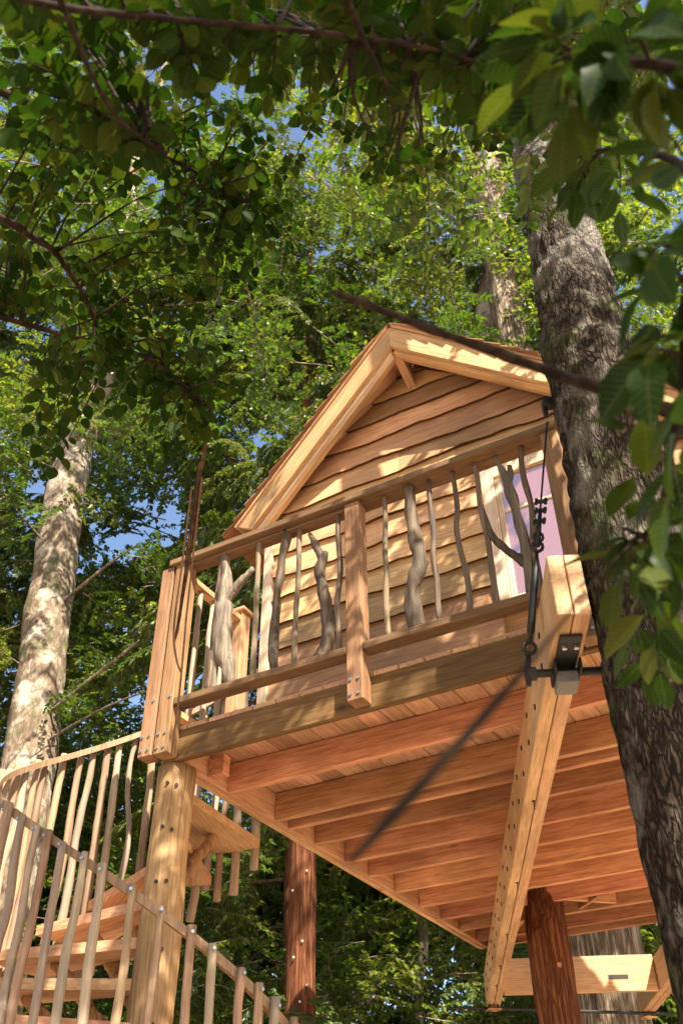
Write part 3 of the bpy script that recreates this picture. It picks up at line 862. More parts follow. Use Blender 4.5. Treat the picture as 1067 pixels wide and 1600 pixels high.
def broad_spray(seed, n_side=11, leaf=(0.045, 0.078), length=1.0):
    """a flat leafy branch about a metre long, growing along +x"""
    g = np.random.default_rng(seed)
    P = []; D = []; S = []
    TV = []; TF = []; off = 0
    def twig(a, d, L, r, depth):
        nonlocal off
        n = 5; pts = [np.array(a)]
        dd = np.array(d) / np.linalg.norm(d)
        for i in range(n):
            dd = dd + g.normal(0, 0.10, 3) + np.array([0, 0, -0.03])
            dd /= np.linalg.norm(dd)
            pts.append(pts[-1] + dd * L / n)
        v, f = quads_of(tube(pts, [r * (1 - 0.75 * i / n) for i in range(n + 1)], 3))
        TV.append(v); TF.append(f + off); off += len(v)
        return pts
    main = twig((0, 0, 0), (1, 0, 0.05), length, 0.010, 0)
    for k in range(n_side):
        t = (k + 1.2) / (n_side + 1); i = t * 5; p = np.array(main[int(i)]) * (1 - i % 1) + np.array(main[min(5, int(i) + 1)]) * (i % 1)
        sgn = 1 if k % 2 else -1
        L = length * (0.55 - 0.33 * t) * g.uniform(0.7, 1.2)
        pts = twig(p, (0.75, sgn * g.uniform(0.6, 1.1), g.normal(0, 0.25)), L, 0.004, 1)
        m = max(4, int(L / 0.033))
        for j in range(m):
            u = (j + 0.6) / m * 5; ii = min(4, int(u)); q = pts[ii] * (1 - (u - ii)) + pts[ii + 1] * (u - ii)
            dd = pts[ii + 1] - pts[ii]; dd /= np.linalg.norm(dd)
            sd = np.cross(dd, (0, 0, 1)); sd /= np.linalg.norm(sd) + 1e-9
            for sg in (-1, 1):
                if g.random() < 0.12: continue
                P.append(q); D.append(dd * 0.7 + sd * sg * g.uniform(0.5, 1.2) + np.array([0, 0, g.normal(-0.2, 0.35)])); S.append(g.uniform(*leaf))
    P = np.array(P); D = np.array(D); n = len(P)
    N = g.normal(0, 0.45, (n, 3)) + np.array([0, 0, 1.0])
    V, F = leaf_arrays(P, D, N, np.array(S), 0.62)
    lc = np.repeat(g.beta(1.6, 2.4, n) * 0.55, 2)
    tv = np.concatenate(TV); tf = np.concatenate(TF)
    return V, F, lc, tv, tf
def cedar_spray(seed, length=1.0):
    """a drooping conifer branch with flat hanging fans, growing along +x"""
    g = np.random.default_rng(seed)
    P = []; D = []; S = []
    main = [np.zeros(3)]; dd = np.array([1, 0, 0.12])
    n = 8
    for i in range(n):
        dd = dd + np.array([0, 0, -0.07]) + g.normal(0, 0.05, 3); dd /= np.linalg.norm(dd)
        main.append(main[-1] + dd * length / n)
    tv, tf = quads_of(tube(main, [0.012 * (1 - 0.8 * i / n) for i in range(n + 1)], 3))
    TV = [tv]; TF = [tf]; off = len(tv)
    for k in range(17):
        t = (k + 1) / 18 * n; i = min(n - 1, int(t)); p = main[i] + (main[i + 1] - main[i]) * (t - i)
        sg = 1 if k % 2 else -1
        L = length * (0.46 - 0.28 * k / 17) * g.uniform(0.75, 1.25)
        d = np.array([0.75, sg * 0.9, -0.25 + g.normal(0, 0.15)]); d /= np.linalg.norm(d)
        q = p.copy(); m = 9; line = [q.copy()]
        for j in range(m):
            d = d + np.array([0.02, 0, -0.09]); d /= np.linalg.norm(d)
            q = q + d * L / m; line.append(q.copy())
            sd = np.cross(d, (0, 0, 1)); sd /= np.linalg.norm(sd) + 1e-9
            for s2 in (-1, 1):
                for rep in range(2):
                    P.append(q - d * L / m * 0.5 * rep); D.append(d * 0.8 + sd * s2 * g.uniform(0.5, 0.9) + np.array([0, 0, -0.25 + g.normal(0, 0.2)])); S.append(g.uniform(0.05, 0.10))
            P.append(q); D.append(d); S.append(0.08)
        v, f = quads_of(tube(line, [0.004 * (1 - 0.7 * i / m) for i in range(m + 1)], 3)); TV.append(v); TF.append(f + off); off += len(v)
    P = np.array(P); D = np.array(D); c = len(P)
    N = g.normal(0, 0.35, (c, 3)) + np.array([0, 0, 1.0])
    V, F = blade_arrays(P, D, N, np.array(S), 0.30)
    lc = g.beta(1.6, 2.4, c) * 0.55
    return V, F, lc, np.concatenate(TV), np.concatenate(TF)
SPR = {'b': [broad_spray(100 + i) for i in range(4)], 'c': [cedar_spray(200 + i) for i in range(3)]}
def spray_mesh(kind, i):
    V, F, lc, tv, tf = SPR[kind][i]
    VV = np.concatenate([V, tv]); FF = np.concatenate([F, tf + len(V)])
    return np_mesh('leaf_spray', VV, FF, [M['leaf_maple' if kind == 'b' else 'leaf_cedar'], M['limb']], np.concatenate([lc, np.zeros(len(tf))]),
                   np.concatenate([np.zeros(len(F)), np.ones(len(tf))]))
def rotm(yaw, pitch, roll):
    return np.array(Euler((roll, pitch, yaw), 'XYZ').to_matrix())

def merged_crown(items, kind):
    """leaves of many sprays joined into one mesh; items = (pos, yaw, pitch, roll, scale, variant)"""
    Vs = []; Fs = []; L = []; MI = []; off = 0
    for p, ya, pi, ro, s, k in items:
        V, F, lc, tv, tf = SPR[kind][k % len(SPR[kind])]
        Rm = rotm(ya, pi, ro)
        VV = np.concatenate([V, tv]) @ Rm.T * s + np.array(p)
        Vs.append(VV); Fs.append(np.concatenate([F, tf + len(V)]) + off)
        sh = random.random() * 0.45
        L.append(np.concatenate([lc + sh, np.zeros(len(tf))])); MI.append(np.concatenate([np.zeros(len(F)), np.ones(len(tf))])); off += len(VV)
    return np.concatenate(Vs), np.concatenate(Fs), np.concatenate(L), np.concatenate(MI)

# ------------------------------------------------------------------ trees whose trunks show
def trunk_path(pts, n=8): return spline([tuple(p) for p in pts], n)
def make_tree(name, label, pts, radii, mat, base, kind, limbs, crown, sides=26, ridge=(10, 1.2, 0.02), group=None, lump=0.12, nr=14):
    """limbs: list of (start, end, r); crown: list of spray items in the platform's axes"""
    t = thing(name, label, 'tree', base, group)
    pp = trunk_path(pts, nr); rr = [float(x[0]) for x in spline([(r,) for r in radii], nr)]
    v, f = tube(pp, rr, sides, lump, 2.2, random.random() * 20, ridge)
    putw('trunk', v, f, mat, t, smooth=True)
    for a, b, r in limbs:
        a = Vector(a); b = Vector(b); mid = (a + b) / 2 + Vector((0, 0, 0.05 * (b - a).length)) + Vector((random.uniform(-.2, .2), random.uniform(-.2, .2), 0))
        v, f = tube(spline([tuple(a), tuple(mid), tuple(b)], 6), [float(x[0]) for x in spline([(r,), (r * .7,), (r * .25,)], 6)], 8, 0.2, 5, 1.0)
        putw('limb', v, f, M['limb'] if kind == 'b' else M['twig'], t, smooth=True, origin=a)
    if crown:
        V, F, L, MI = merged_crown(crown, kind)
        me = np_mesh('crown', V - np.array(base), F, [M['leaf_maple' if kind == 'b' else 'leaf_cedar'], M['limb']], L, MI)
        put('crown', me, t, Matrix.Translation(Vector(base)))
    return t
def crown_round(center_path, z0, z1, r0, r1, n, scale, seed, kind='b'):
    """sprays scattered round a stem between two heights, pointing outwards"""
    g = random.Random(seed); out = []; limbs = []
    for i in range(n):
        f = (i + g.random()) / n; z = z0 + (z1 - z0) * f
        c = center_path(z); a = g.uniform(0, 2 * math.pi)
        rmax = (r0 + (r1 - r0) * f)
        rr = rmax * math.sqrt(g.uniform(0.04, 1))
        p = (c[0] + math.cos(a) * rr, c[1] + math.sin(a) * rr, z + g.uniform(-.3, .3))
        pitch = g.uniform(-0.1, 0.5) if kind == 'b' else g.uniform(0.1, 0.5)
        out.append((p, a + g.gauss(0, .5), pitch, g.gauss(0, 0.35), scale * g.uniform(0.8, 1.3), g.randrange(4)))
    return out
def line_fn(pts):
    zs = [p[2] for p in pts]; xs = [p[0] for p in pts]; ys = [p[1] for p in pts]
    return lambda z: (float(np.interp(z, zs, xs)), float(np.interp(z, zs, ys)))

G = -Z0
# trunk in front, right
pts = [(2.70, -0.50, G - .2), (2.735, -0.52, -2.2), (2.74, -0.55, -1.0), (2.745, -0.58, 0.0), (2.755, -0.6, 0.9), (2.775, -0.6, 1.6), (2.785, -0.6, 2.4), (2.77, -0.58, 3.5), (2.74, -0.5, 5.5), (2.7, -0.4, 9.0)]
cr = crown_round(lambda z: (3.2, -1.2), 5.8, 9.5, 2.0, 2.6, 10, 1.0, 41) + crown_round(lambda z: (-0.3, 0.9), 6.0, 9.6, 3.2, 3.2, 80, 1.0, 47)
make_tree('furrowed_tree', 'nearest tree with dark furrowed bark standing in front of the deck at right', pts,
          [.27, .235, .222, .212, .205, .185, .165, .135, .10, .06], M['bark_grey'], (2.70, -0.50, G), 'b',
          [((2.77, -.58, 3.4), (4.0, .6, 4.0), .045), ((2.75, -.5, 5.3), (1.6, .4, 6.6), .05), ((2.72, -.45, 6.6), (3.6, -1.2, 7.9), .04)], cr, 84, (30, 7.0, 0.016), nr=34)
# pale tree at left
q = [at(45, 1190, 1, 5), at(75, 960, 1, 5), at(105, 760, 1, 5), at(135, 660, 1, 5), at(180, 520, 1, 5), at(200, 380, 1, 5), at(215, 250, 1, 5)]
pts = [(q[0].x + .45, q[0].y, G - .2)] + [tuple(v) for v in q] + [(q[-1].x + .3, q[-1].y, q[-1].z + 6)]
cr = crown_round(line_fn(pts), 6.5, 24, 3.0, 3.4, 120, 1.5, 42) + crown_round(lambda z: (line_fn(pts)(z)[0] + 1.5, line_fn(pts)(z)[1] - 1.1), 3.5, 12, 1.0, 1.0, 22, .9, 46)
make_tree('pale_tree', 'tall pale sunlit tree trunk leaning at the left', pts, [.46, .37, .345, .33, .29, .24, .20, .16, .07], M['bark_pale'], (pts[0][0], pts[0][1], G), 'b',
          [(q[1], at(215, 850, 1, 4.8), .035), (q[0] + Vector((0, 0, .6)), at(345, 905, 1, 4.0), .032), (q[0] + Vector((0.1, 0, .2)), at(320, 1050, 1, 4.4), .022), (q[3], at(40, 560, 1, 4.4), .07), (q[4], at(310, 545, 1, 4.6), .06)], cr, 44, (9, 2.2, 0.03), nr=30)
# mossy tree above the roof, far
q = [at(776, 600, 1, 8), at(779, 420, 1, 8), at(772, 270, 1, 8), at(765, 150, 1, 8)]
pts = [(q[0].x - .3, 8, G - .2)] + [tuple(v) for v in q]
cr = crown_round(line_fn(pts), 9.0, 24, 3.2, 3.2, 90, 1.5, 43) + crown_round(lambda z: (line_fn(pts)(z)[0] + .45, 6.4), 8.5, 17, 1.2, 1.2, 64, 1.0, 48)
make_tree('forked_tree', 'sunlit tree trunk far above the cabin roof left of the furrowed trunk', pts, [.42, .36, .31, .26, .2], M['bark_pale'], (pts[0][0], 8, G), 'b',
          [(q[1], at(810, 300, 1, 8.2), .09), (q[1], at(620, 300, 1, 8), .07), (q[0] + Vector((0, 0, 1)), at(600, 400, 1, 8), .06), (q[2], at(690, 120, 1, 8), .07)], cr, 24, (7, 0.9, 0.02))
# red-barked conifer behind, with bulbs
def conifer(name, label, x, y, r, h, seed, z_low, rad, n, sc=1.25, mat='bark_red', bulbs=False):
    pts = [(x, y, G - .2), (x + .02, y, -1), (x, y + .03, 2.5), (x - .03, y, h * .5), (x, y, h)]
    cr = crown_round(line_fn(pts), z_low, h, rad, 0.5, n, sc, seed, 'c')
    g = random.Random(seed)
    limbs = []
    for i in range(14):
        z = z_low - 1.5 + (h - z_low) * 0.6 * i / 14; a = g.uniform(0, 6.28)
        limbs.append(((x, y, z), (x + math.cos(a) * rad * .8, y + math.sin(a) * rad * .8, z - 0.3), .03))
    t = make_tree(name, label, pts, [r * 1.12, r * 1.02, r * .93, r * .6, r * .15], M[mat], (x, y, G), 'c', limbs, cr, 24, (20, 1.2, 0.012))
    return t
t3 = conifer('red_cedar', 'slim straight red-brown trunk dotted with tiny bulbs below the deck', -2.19, 5.0, .150, 7.2, 51, 4.2, 1.2, 45)
d = (Vector((CAM.x, CAM.y, 0)) - Vector((-2.19, 5, 0))).normalized(); d2 = Vector((-d.y, d.x, 0))
for i, z in enumerate((1.15, .95, .45, .3, .05, -.1, -.4, -.62, -.8)):
    s = (0.45, -0.55, 0.2, -0.35, 0.6, 0.1, -.5, .4, -.1)[i]
    dd = (d + d2 * s).normalized(); c = Vector((-2.19, 5.0, z)) + dd * .152
    v, f = tube([c, c + dd * .012, c + dd * .024], [.008, .013, .004], 6); putw('bulb', v, f, M['bulb'], t3, smooth=True, origin=c)
pts = [(.92, 3.52, G - .2), (.92, 3.52, -2), (.905, 3.5, -.9), (.90, 3.50, -.1), (.9, 3.6, 1.2), (.92, 3.75, 2.6), (.95, 3.8, 3.2), (.95, 3.9, 3.6)]
# (this trunk passes through the back of the deck)
t4 = make_tree('reddish_tree', 'rough red-brown trunk passing up through the deck beside the main girder', [(p[0], p[1] + (0 if p[2] < .2 else .22), p[2]) for p in pts], [.155, .148, .145, .140, .135, .11, .08, .03], M['bark_red'], (.92, 3.52, G), 'c', [],
               crown_round(lambda z: (.95, 4.1), 1.8, 3.4, .5, .3, 8, .6, 52, 'c'), 34, (30, 4.0, 0.012), lump=0.16)
for z, a in ((-.45, -58),):
    dd = Vector((math.cos(R(a)), math.sin(R(a)), 0)); c = Vector((.905, 3.5, z)) + dd * .15
    v, f = tube([c, c + dd * .035], [.022, .016], 7); putw('limb_stub', v, f, M['brace'], t4, origin=c)
q = [at(950, 1590, 1, 7), at(940, 1460, 1, 7)]
pts = [(q[0].x + .05, 7, G - .2), tuple(q[0]), tuple(q[1]), (q[1].x + .1, 7.1, 5), (q[1].x + .2, 7.2, 12), (q[1].x, 7.2, 20)]
make_tree('thick_tree', 'thick ridged grey trunk behind the cross beam at lower right', pts, [.46, .42, .40, .36, .27, .1], M['bark_fir'], (pts[0][0], 7, G), 'b',
          [((pts[3][0], 7.1, 5), (3.4, 6.4, 7.2), .09)], crown_round(line_fn(pts), 9.5, 20, 2.6, 2.2, 46, 1.4, 53), 34, (14, 1.0, 0.03))
q = [at(655, 1600, 1, 8.5), at(658, 1420, 1, 8.5)]
pts = [(q[0].x, 8.5, G - .2), tuple(q[0]), tuple(q[1]), (q[1].x - .3, 8.5, 6.0)]
make_tree('slender_tree', 'slender pale sapling trunk seen below the left edge of the deck', pts, [.075, .06, .055, .02], M['bark_pale'], (q[0].x, 8.5, G), 'b',
          [(q[0] + Vector((0, 0, .3)), at(745, 1520, 1, 8.0), .025), (q[0] + Vector((0, 0, .1)), at(720, 1585, 1, 8.0), .022)], crown_round(line_fn(pts), .4, 6, 1.3, 1.2, 26, 1.0, 54), 14, (14, 2, 0.004))
# dark conifer behind the cabin's left eave
conifer('hemlock', 'dense dark conifer behind the left slope of the cabin roof', -3.85, 7.6, .2, 17.0, 61, 3.0, 2.6, 140, 1.35)
conifer('feathery_conifer', 'feathery yellow-green conifer above the right slope of the cabin roof', 0.9, 8.8, .2, 15.5, 62, 6.0, 2.4, 80, 1.35)

# ------------------------------------------------------------------ the wood behind and the added shade crowns: one leafy mass, sprays set out by geometry nodes
def forest():
    protos = bpy.data.collections.new('leaf_sprays')       # not linked to the scene
    kinds = []
    for k in range(4):
        o = bpy.data.objects.new('spray_%02d' % k, spray_mesh('b', k)); protos.objects.link(o); kinds.append('b')
    for k in range(3):
        o = bpy.data.objects.new('spray_%02d' % (4 + k), spray_mesh('c', k)); protos.objects.link(o); kinds.append('c')
    g = random.Random(77)
    pts = []; rots = []; scs = []; idx = []
    def spray(p, yaw, pitch, roll, s, kind):
        pts.append(tuple(p)); rots.append((roll, pitch, yaw)); scs.append(s)
        idx.append(g.randrange(4) if kind == 'b' else 4 + g.randrange(3))
    def crown(c, rx, rz, n, s, kind):
        for i in range(n):
            if i % 7 == 0 or rx < 0.6:
                while True:
                    v = Vector((g.uniform(-1, 1), g.uniform(-1, 1), g.uniform(-1, 1)))
                    if 0.15 < v.length < 1: break
            p = Vector(c) + Vector((v.x * rx, v.y * rx, v.z * rz))
            if rx >= 0.6: p += Vector((g.gauss(0, .30), g.gauss(0, .30), g.gauss(0, .20))) * s
            spray(p, math.atan2(v.y, v.x) + g.gauss(0, .6), g.uniform(-.15, .55), g.gauss(0, .4), s * g.uniform(.75, 1.3), kind)
    # every crown of the list, the added shade crowns too
    for d_, s_, z_, rx, rz, n, sc_, kd in CROWNS:
        crown(ds(d_, s_, z_), rx, rz, n, sc_, kd)
    me = bpy.data.meshes.new('forest_and_shade_foliage')
    me.from_pydata(pts, [], [])
    a = me.attributes.new('rot', 'FLOAT_VECTOR', 'POINT'); a.data.foreach_set('vector', np.array(rots, dtype=np.float32).ravel())
    a = me.attributes.new('scl', 'FLOAT', 'POINT'); a.data.foreach_set('value', np.array(scs, dtype=np.float32))
    a = me.attributes.new('pick', 'INT', 'POINT'); a.data.foreach_set('value', np.array(idx, dtype=np.int32))
    o = put('forest_and_shade_foliage', me)
    tag(o, 'sunlit green mass of leaves of the wood behind the treehouse, with added shade crowns', 'foliage', kind='stuff')
    ng = bpy.data.node_groups.new('set_out_sprays', 'GeometryNodeTree')
    ng.interface.new_socket('Geometry', in_out='INPUT', socket_type='NodeSocketGeometry')
    ng.interface.new_socket('Geometry', in_out='OUTPUT', socket_type='NodeSocketGeometry')
    N = ng.nodes; L = ng.links
    gi = N.new('NodeGroupInput'); go = N.new('NodeGroupOutput'); ip = N.new('GeometryNodeInstanceOnPoints')
    ci = N.new('GeometryNodeCollectionInfo'); ci.inputs['Collection'].default_value = protos
    ci.inputs['Separate Children'].default_value = True; ci.inputs['Reset Children'].default_value = True
    def attr(nm, ty):
        q = N.new('GeometryNodeInputNamedAttribute'); q.data_type = ty; q.inputs['Name'].default_value = nm
        return q.outputs['Attribute']
    L.new(gi.outputs[0], ip.inputs['Points']); L.new(ci.outputs[0], ip.inputs['Instance'])
    ip.inputs['Pick Instance'].default_value = True
    L.new(attr('pick', 'INT'), ip.inputs['Instance Index'])
    L.new(attr('rot', 'FLOAT_VECTOR'), ip.inputs['Rotation'])
    L.new(attr('scl', 'FLOAT'), ip.inputs['Scale'])
    L.new(ip.outputs[0], go.inputs[0])
    md = o.modifiers.new('sprays', 'NODES'); md.node_group = ng
    print('forest sprays', len(pts))
CROWNS = []
_g = random.Random(99)
# low shrubs and saplings
for i in range(52):
    d_ = _g.uniform(13.5, 28); s_ = _g.uniform(-0.6, 0.6) * d_
    CROWNS.append((d_, s_, _g.uniform(2.0, 6.5), _g.uniform(1.2, 2.0), _g.uniform(1.2, 2.2), 24, 1.25, 'b' if _g.random() < .85 else 'c'))
for i in range(46):
    d_ = _g.uniform(22, 36); s_ = _g.uniform(-0.6, 0.6) * d_
    CROWNS.append((d_, s_, _g.uniform(3.0, 13), 3.0, 2.4, 40, 2.2, 'b' if _g.random() < .7 else 'c'))
for k in range(-5, 6):
    CROWNS.append((30 + (k * 7) % 3, k * 2.6, 5.5 + (k * 5) % 4, 2.6, 2.6, 42, 2.0, 'b'))
# young maples just behind the stair and under the far edge of the deck
for i in range(20):
    CROWNS.append((_g.uniform(11.6, 14.5), _g.uniform(-4.6, 3.4), _g.uniform(2.6, 5.6), _g.uniform(.7, 1.2), _g.uniform(.6, 1.1), 11, 1.05, 'b'))
# main storey
for i in range(28):
    d_ = _g.uniform(14.5, 28); s_ = _g.uniform(-0.75, 0.75) * d_
    CROWNS.append((d_, s_, _g.uniform(6, 15), _g.uniform(1.8, 2.8), _g.uniform(1.6, 2.8), 46, 1.6, 'b' if _g.random() < .75 else 'c'))
for d_, s_, z_ in ((15.5, -5.5, 9), (16.5, -4.5, 12), (17, -6.5, 7), (15, -3.5, 14), (16, -2, 21), (15, 0.5, 24), (17, -4, 18), (18, -7.5, 13), (16, -7, 16), (14.5, -1, 27), (16, 2.5, 20), (15, -4.5, 25)):
    CROWNS.append((d_, s_, z_, 1.9, 1.7, 46, 1.5, 'b'))
# high canopy
for i in range(20):
    d_ = _g.uniform(13, 26); s_ = _g.uniform(-0.95, 0.95) * d_
    CROWNS.append((d_, s_, 10 + d_ * _g.uniform(0.3, 1.0), _g.uniform(1.8, 2.8), _g.uniform(1.2, 2.2), 38, 1.6, 'b' if _g.random() < .8 else 'c'))
# boughs over the photographer that dapple the cabin; further trunkless crowns are added only for shade
def over(x, y, z, rx, rz, n, sc_, kd):
    p = Vector((x, y, 0)) - Vector((CAM.x, CAM.y, 0))
    CROWNS.append((p.dot(FWD), p.dot(RGT), z + Z0, rx, rz, n, sc_, kd))
_q = random.Random(314)
for i in range(19):
    while True:
        u_, v_, w_ = (_q.uniform(-1, 1) for _ in range(3))
        if u_ * u_ + v_ * v_ + w_ * w_ < 1: break
    over(3.45 + 1.9 * u_, -1.15 + 1.4 * v_, 4.5 + 1.2 * w_ + 0.3 * u_, 0.1, 0.1, 1, 1.15, 'b')
over(4.3, -2.0, 1.8, 0.8, 0.9, 26, 0.9, 'b')  # clump added to shade the lower front trunk and the beam end
for i in range(9):
    over(2.2 + _q.uniform(-.5, .5), -1.65 + _q.uniform(-.4, .4), 2.5 + _q.uniform(-.35, .35), 0.1, 0.1, 1, 0.75, 'b')  # loose sprays added to shade the log post
for i in range(17):
    over(2.75 + _q.uniform(-.9, .9), -2.5 + _q.uniform(-.7, .7), 2.3 + _q.uniform(-.3, .3), 0.22, 0.10, 3, 0.7, 'b')  # loose sprays added to shade the stair
over(6.4, -5.9, 5.2, 2.0, 1.0, 38, 1.1, 'b')  # crown added to shade the near leaves
for x_, y_ in ((6.4, -7.4), (7.4, -9.4), (9.8, -9.8), (8, -12), (11, -12)):
    over(x_, y_, 5.0, 1.9, 1.0, 46, 1.25, 'b')  # unseen crowns added to shade the ground in front
# the wood goes on round the clearing: crowns beside and behind the standing place, open towards the sun
for i in range(60):
    an = _q.uniform(0, 2 * math.pi); dist = _q.uniform(9, 16)
    x_, y_ = 1.5 + math.cos(an) * dist, -1.5 + math.sin(an) * dist
    if y_ > 1.5 and x_ < 6: continue
    off = (math.atan2(y_ + 1, x_ - 1.5) - math.atan2(SUN_AZ.y, SUN_AZ.x) + math.pi) % (2 * math.pi) - math.pi
    if abs(off) < 1.0: continue
    z_ = _q.uniform(-2.5, 10)
    over(x_, y_, z_, 2.6, 2.2, 38, 1.9, 'b' if _q.random() < .7 else 'c')
forest()

# ------------------------------------------------------------------ leafy branches close to the photographer
def close_leaf_mat(name, c0, c1, c2, trans, rough, spec):
    m = leafmat(name, c0, c1, c2, trans, rough, spec)
    n = m.node_tree.nodes; l = m.node_tree.links
    rp_ = [x for x in n if x.type == 'VALTORGB'][0]
    tc = n.new('ShaderNodeTexCoord'); sp = n.new('ShaderNodeSeparateXYZ'); l.new(tc.outputs['Object'], sp.inputs[0])
    ay = mathn(n, l, 'ABSOLUTE', sp.outputs[1])
    ph = mathn(n, l, 'SUBTRACT', sp.outputs[0], mathn(n, l, 'MULTIPLY', ay, 0.9))
    wv = mathn(n, l, 'SINE', mathn(n, l, 'MULTIPLY', ph, 62.0))
    ve = n.new('ShaderNodeMapRange'); ve.inputs[1].default_value = 0.80; ve.inputs[2].default_value = 1.0; ve.inputs[3].default_value = 0; ve.inputs[4].default_value = 0.35
    l.new(wv, ve.inputs[0])
    mid = n.new('ShaderNodeMapRange'); mid.inputs[1].default_value = 0.012; mid.inputs[2].default_value = 0.0; mid.inputs[3].default_value = 0; mid.inputs[4].default_value = 0.6
    l.new(ay, mid.inputs[0])
    f = mathn(n, l, 'MAXIMUM', ve.outputs[0], mid.outputs[0])
    blot = noise_n(n, l, tc.outputs['Object'], 5.0, 3)
    c = mixc(n, l, f, rp_.outputs[0], (0.14, 0.16, 0.045))
    c = mixc(n, l, mathn(n, l, 'MULTIPLY', blot, 0.35), c, tuple(x * .55 for x in c0))
    for lk in list(l):
        if lk.from_socket == rp_.outputs[0] and lk.to_node.type in ('BSDF_PRINCIPLED', 'MIX') and lk.to_socket.name != 'Factor':
            to = lk.to_socket
            if lk.to_node.type == 'BSDF_PRINCIPLED' or lk.to_node.blend_type == 'MULTIPLY':
                l.remove(lk); l.new(c, to)
    return m
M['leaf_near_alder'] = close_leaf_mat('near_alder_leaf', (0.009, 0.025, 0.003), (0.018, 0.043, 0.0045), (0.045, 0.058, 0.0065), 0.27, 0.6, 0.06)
M['leaf_near_cascara'] = close_leaf_mat('near_glossy_leaf', (0.010, 0.027, 0.004), (0.019, 0.047, 0.006), (0.058, 0.068, 0.008), 0.30, 0.45, 0.10)
def near_leaf(mat, w, tip, curl, seed):
    """one leaf of unit length along +x, folded along its rib, with a stalk"""
    N = 8; vs = []; fs = []
    for i in range(N + 1):
        t = i / N
        half = w * (math.sin(math.pi * min(1, t ** tip)) ** 0.75) * 0.5 if 0 < t < 1 else 0.0
        z = -curl * t * t + 0.02 * math.sin(t * 7 + seed)
        rag = 1 + 0.06 * math.sin(i * 2.6 + seed)
        vs += [(t, half * rag, z + half * 0.30), (t, 0, z), (t, -half * rag, z + half * 0.26)]
    for i in range(N):
        a = i * 3; b = a + 3
        fs += [(a, a + 1, b + 1, b), (a + 1, a + 2, b + 2, b + 1)]
    o = len(vs)
    vs += [(-0.22, 0.008, 0.05), (-0.22, -0.008, 0.05), (0, -0.010, 0), (0, 0.010, 0)]
    fs.append((o, o + 1, o + 2, o + 3))
    me = new_mesh('leaf', vs, fs, mat, True)
    a_ = me.attributes.new('lc', 'FLOAT', 'FACE'); a_.data.foreach_set('value', [0.1] * len(fs))
    return me
LEAF_A = [near_leaf(M['leaf_near_alder'], w, 0.85, c, s) for w, c, s in ((.82, .18, 0), (.90, .30, 1.3), (.70, .06, 2.9), (.86, .42, 4), (.78, -.12, 5.2), (.62, .25, 6.6))]
LEAF_C = [near_leaf(M['leaf_near_cascara'], w, 0.98, c, s) for w, c, s in ((.50, .15, 0), (.58, .34, 1.1), (.42, .22, 2.2), (.54, -.06, 3.1), (.47, .45, 4.4))]

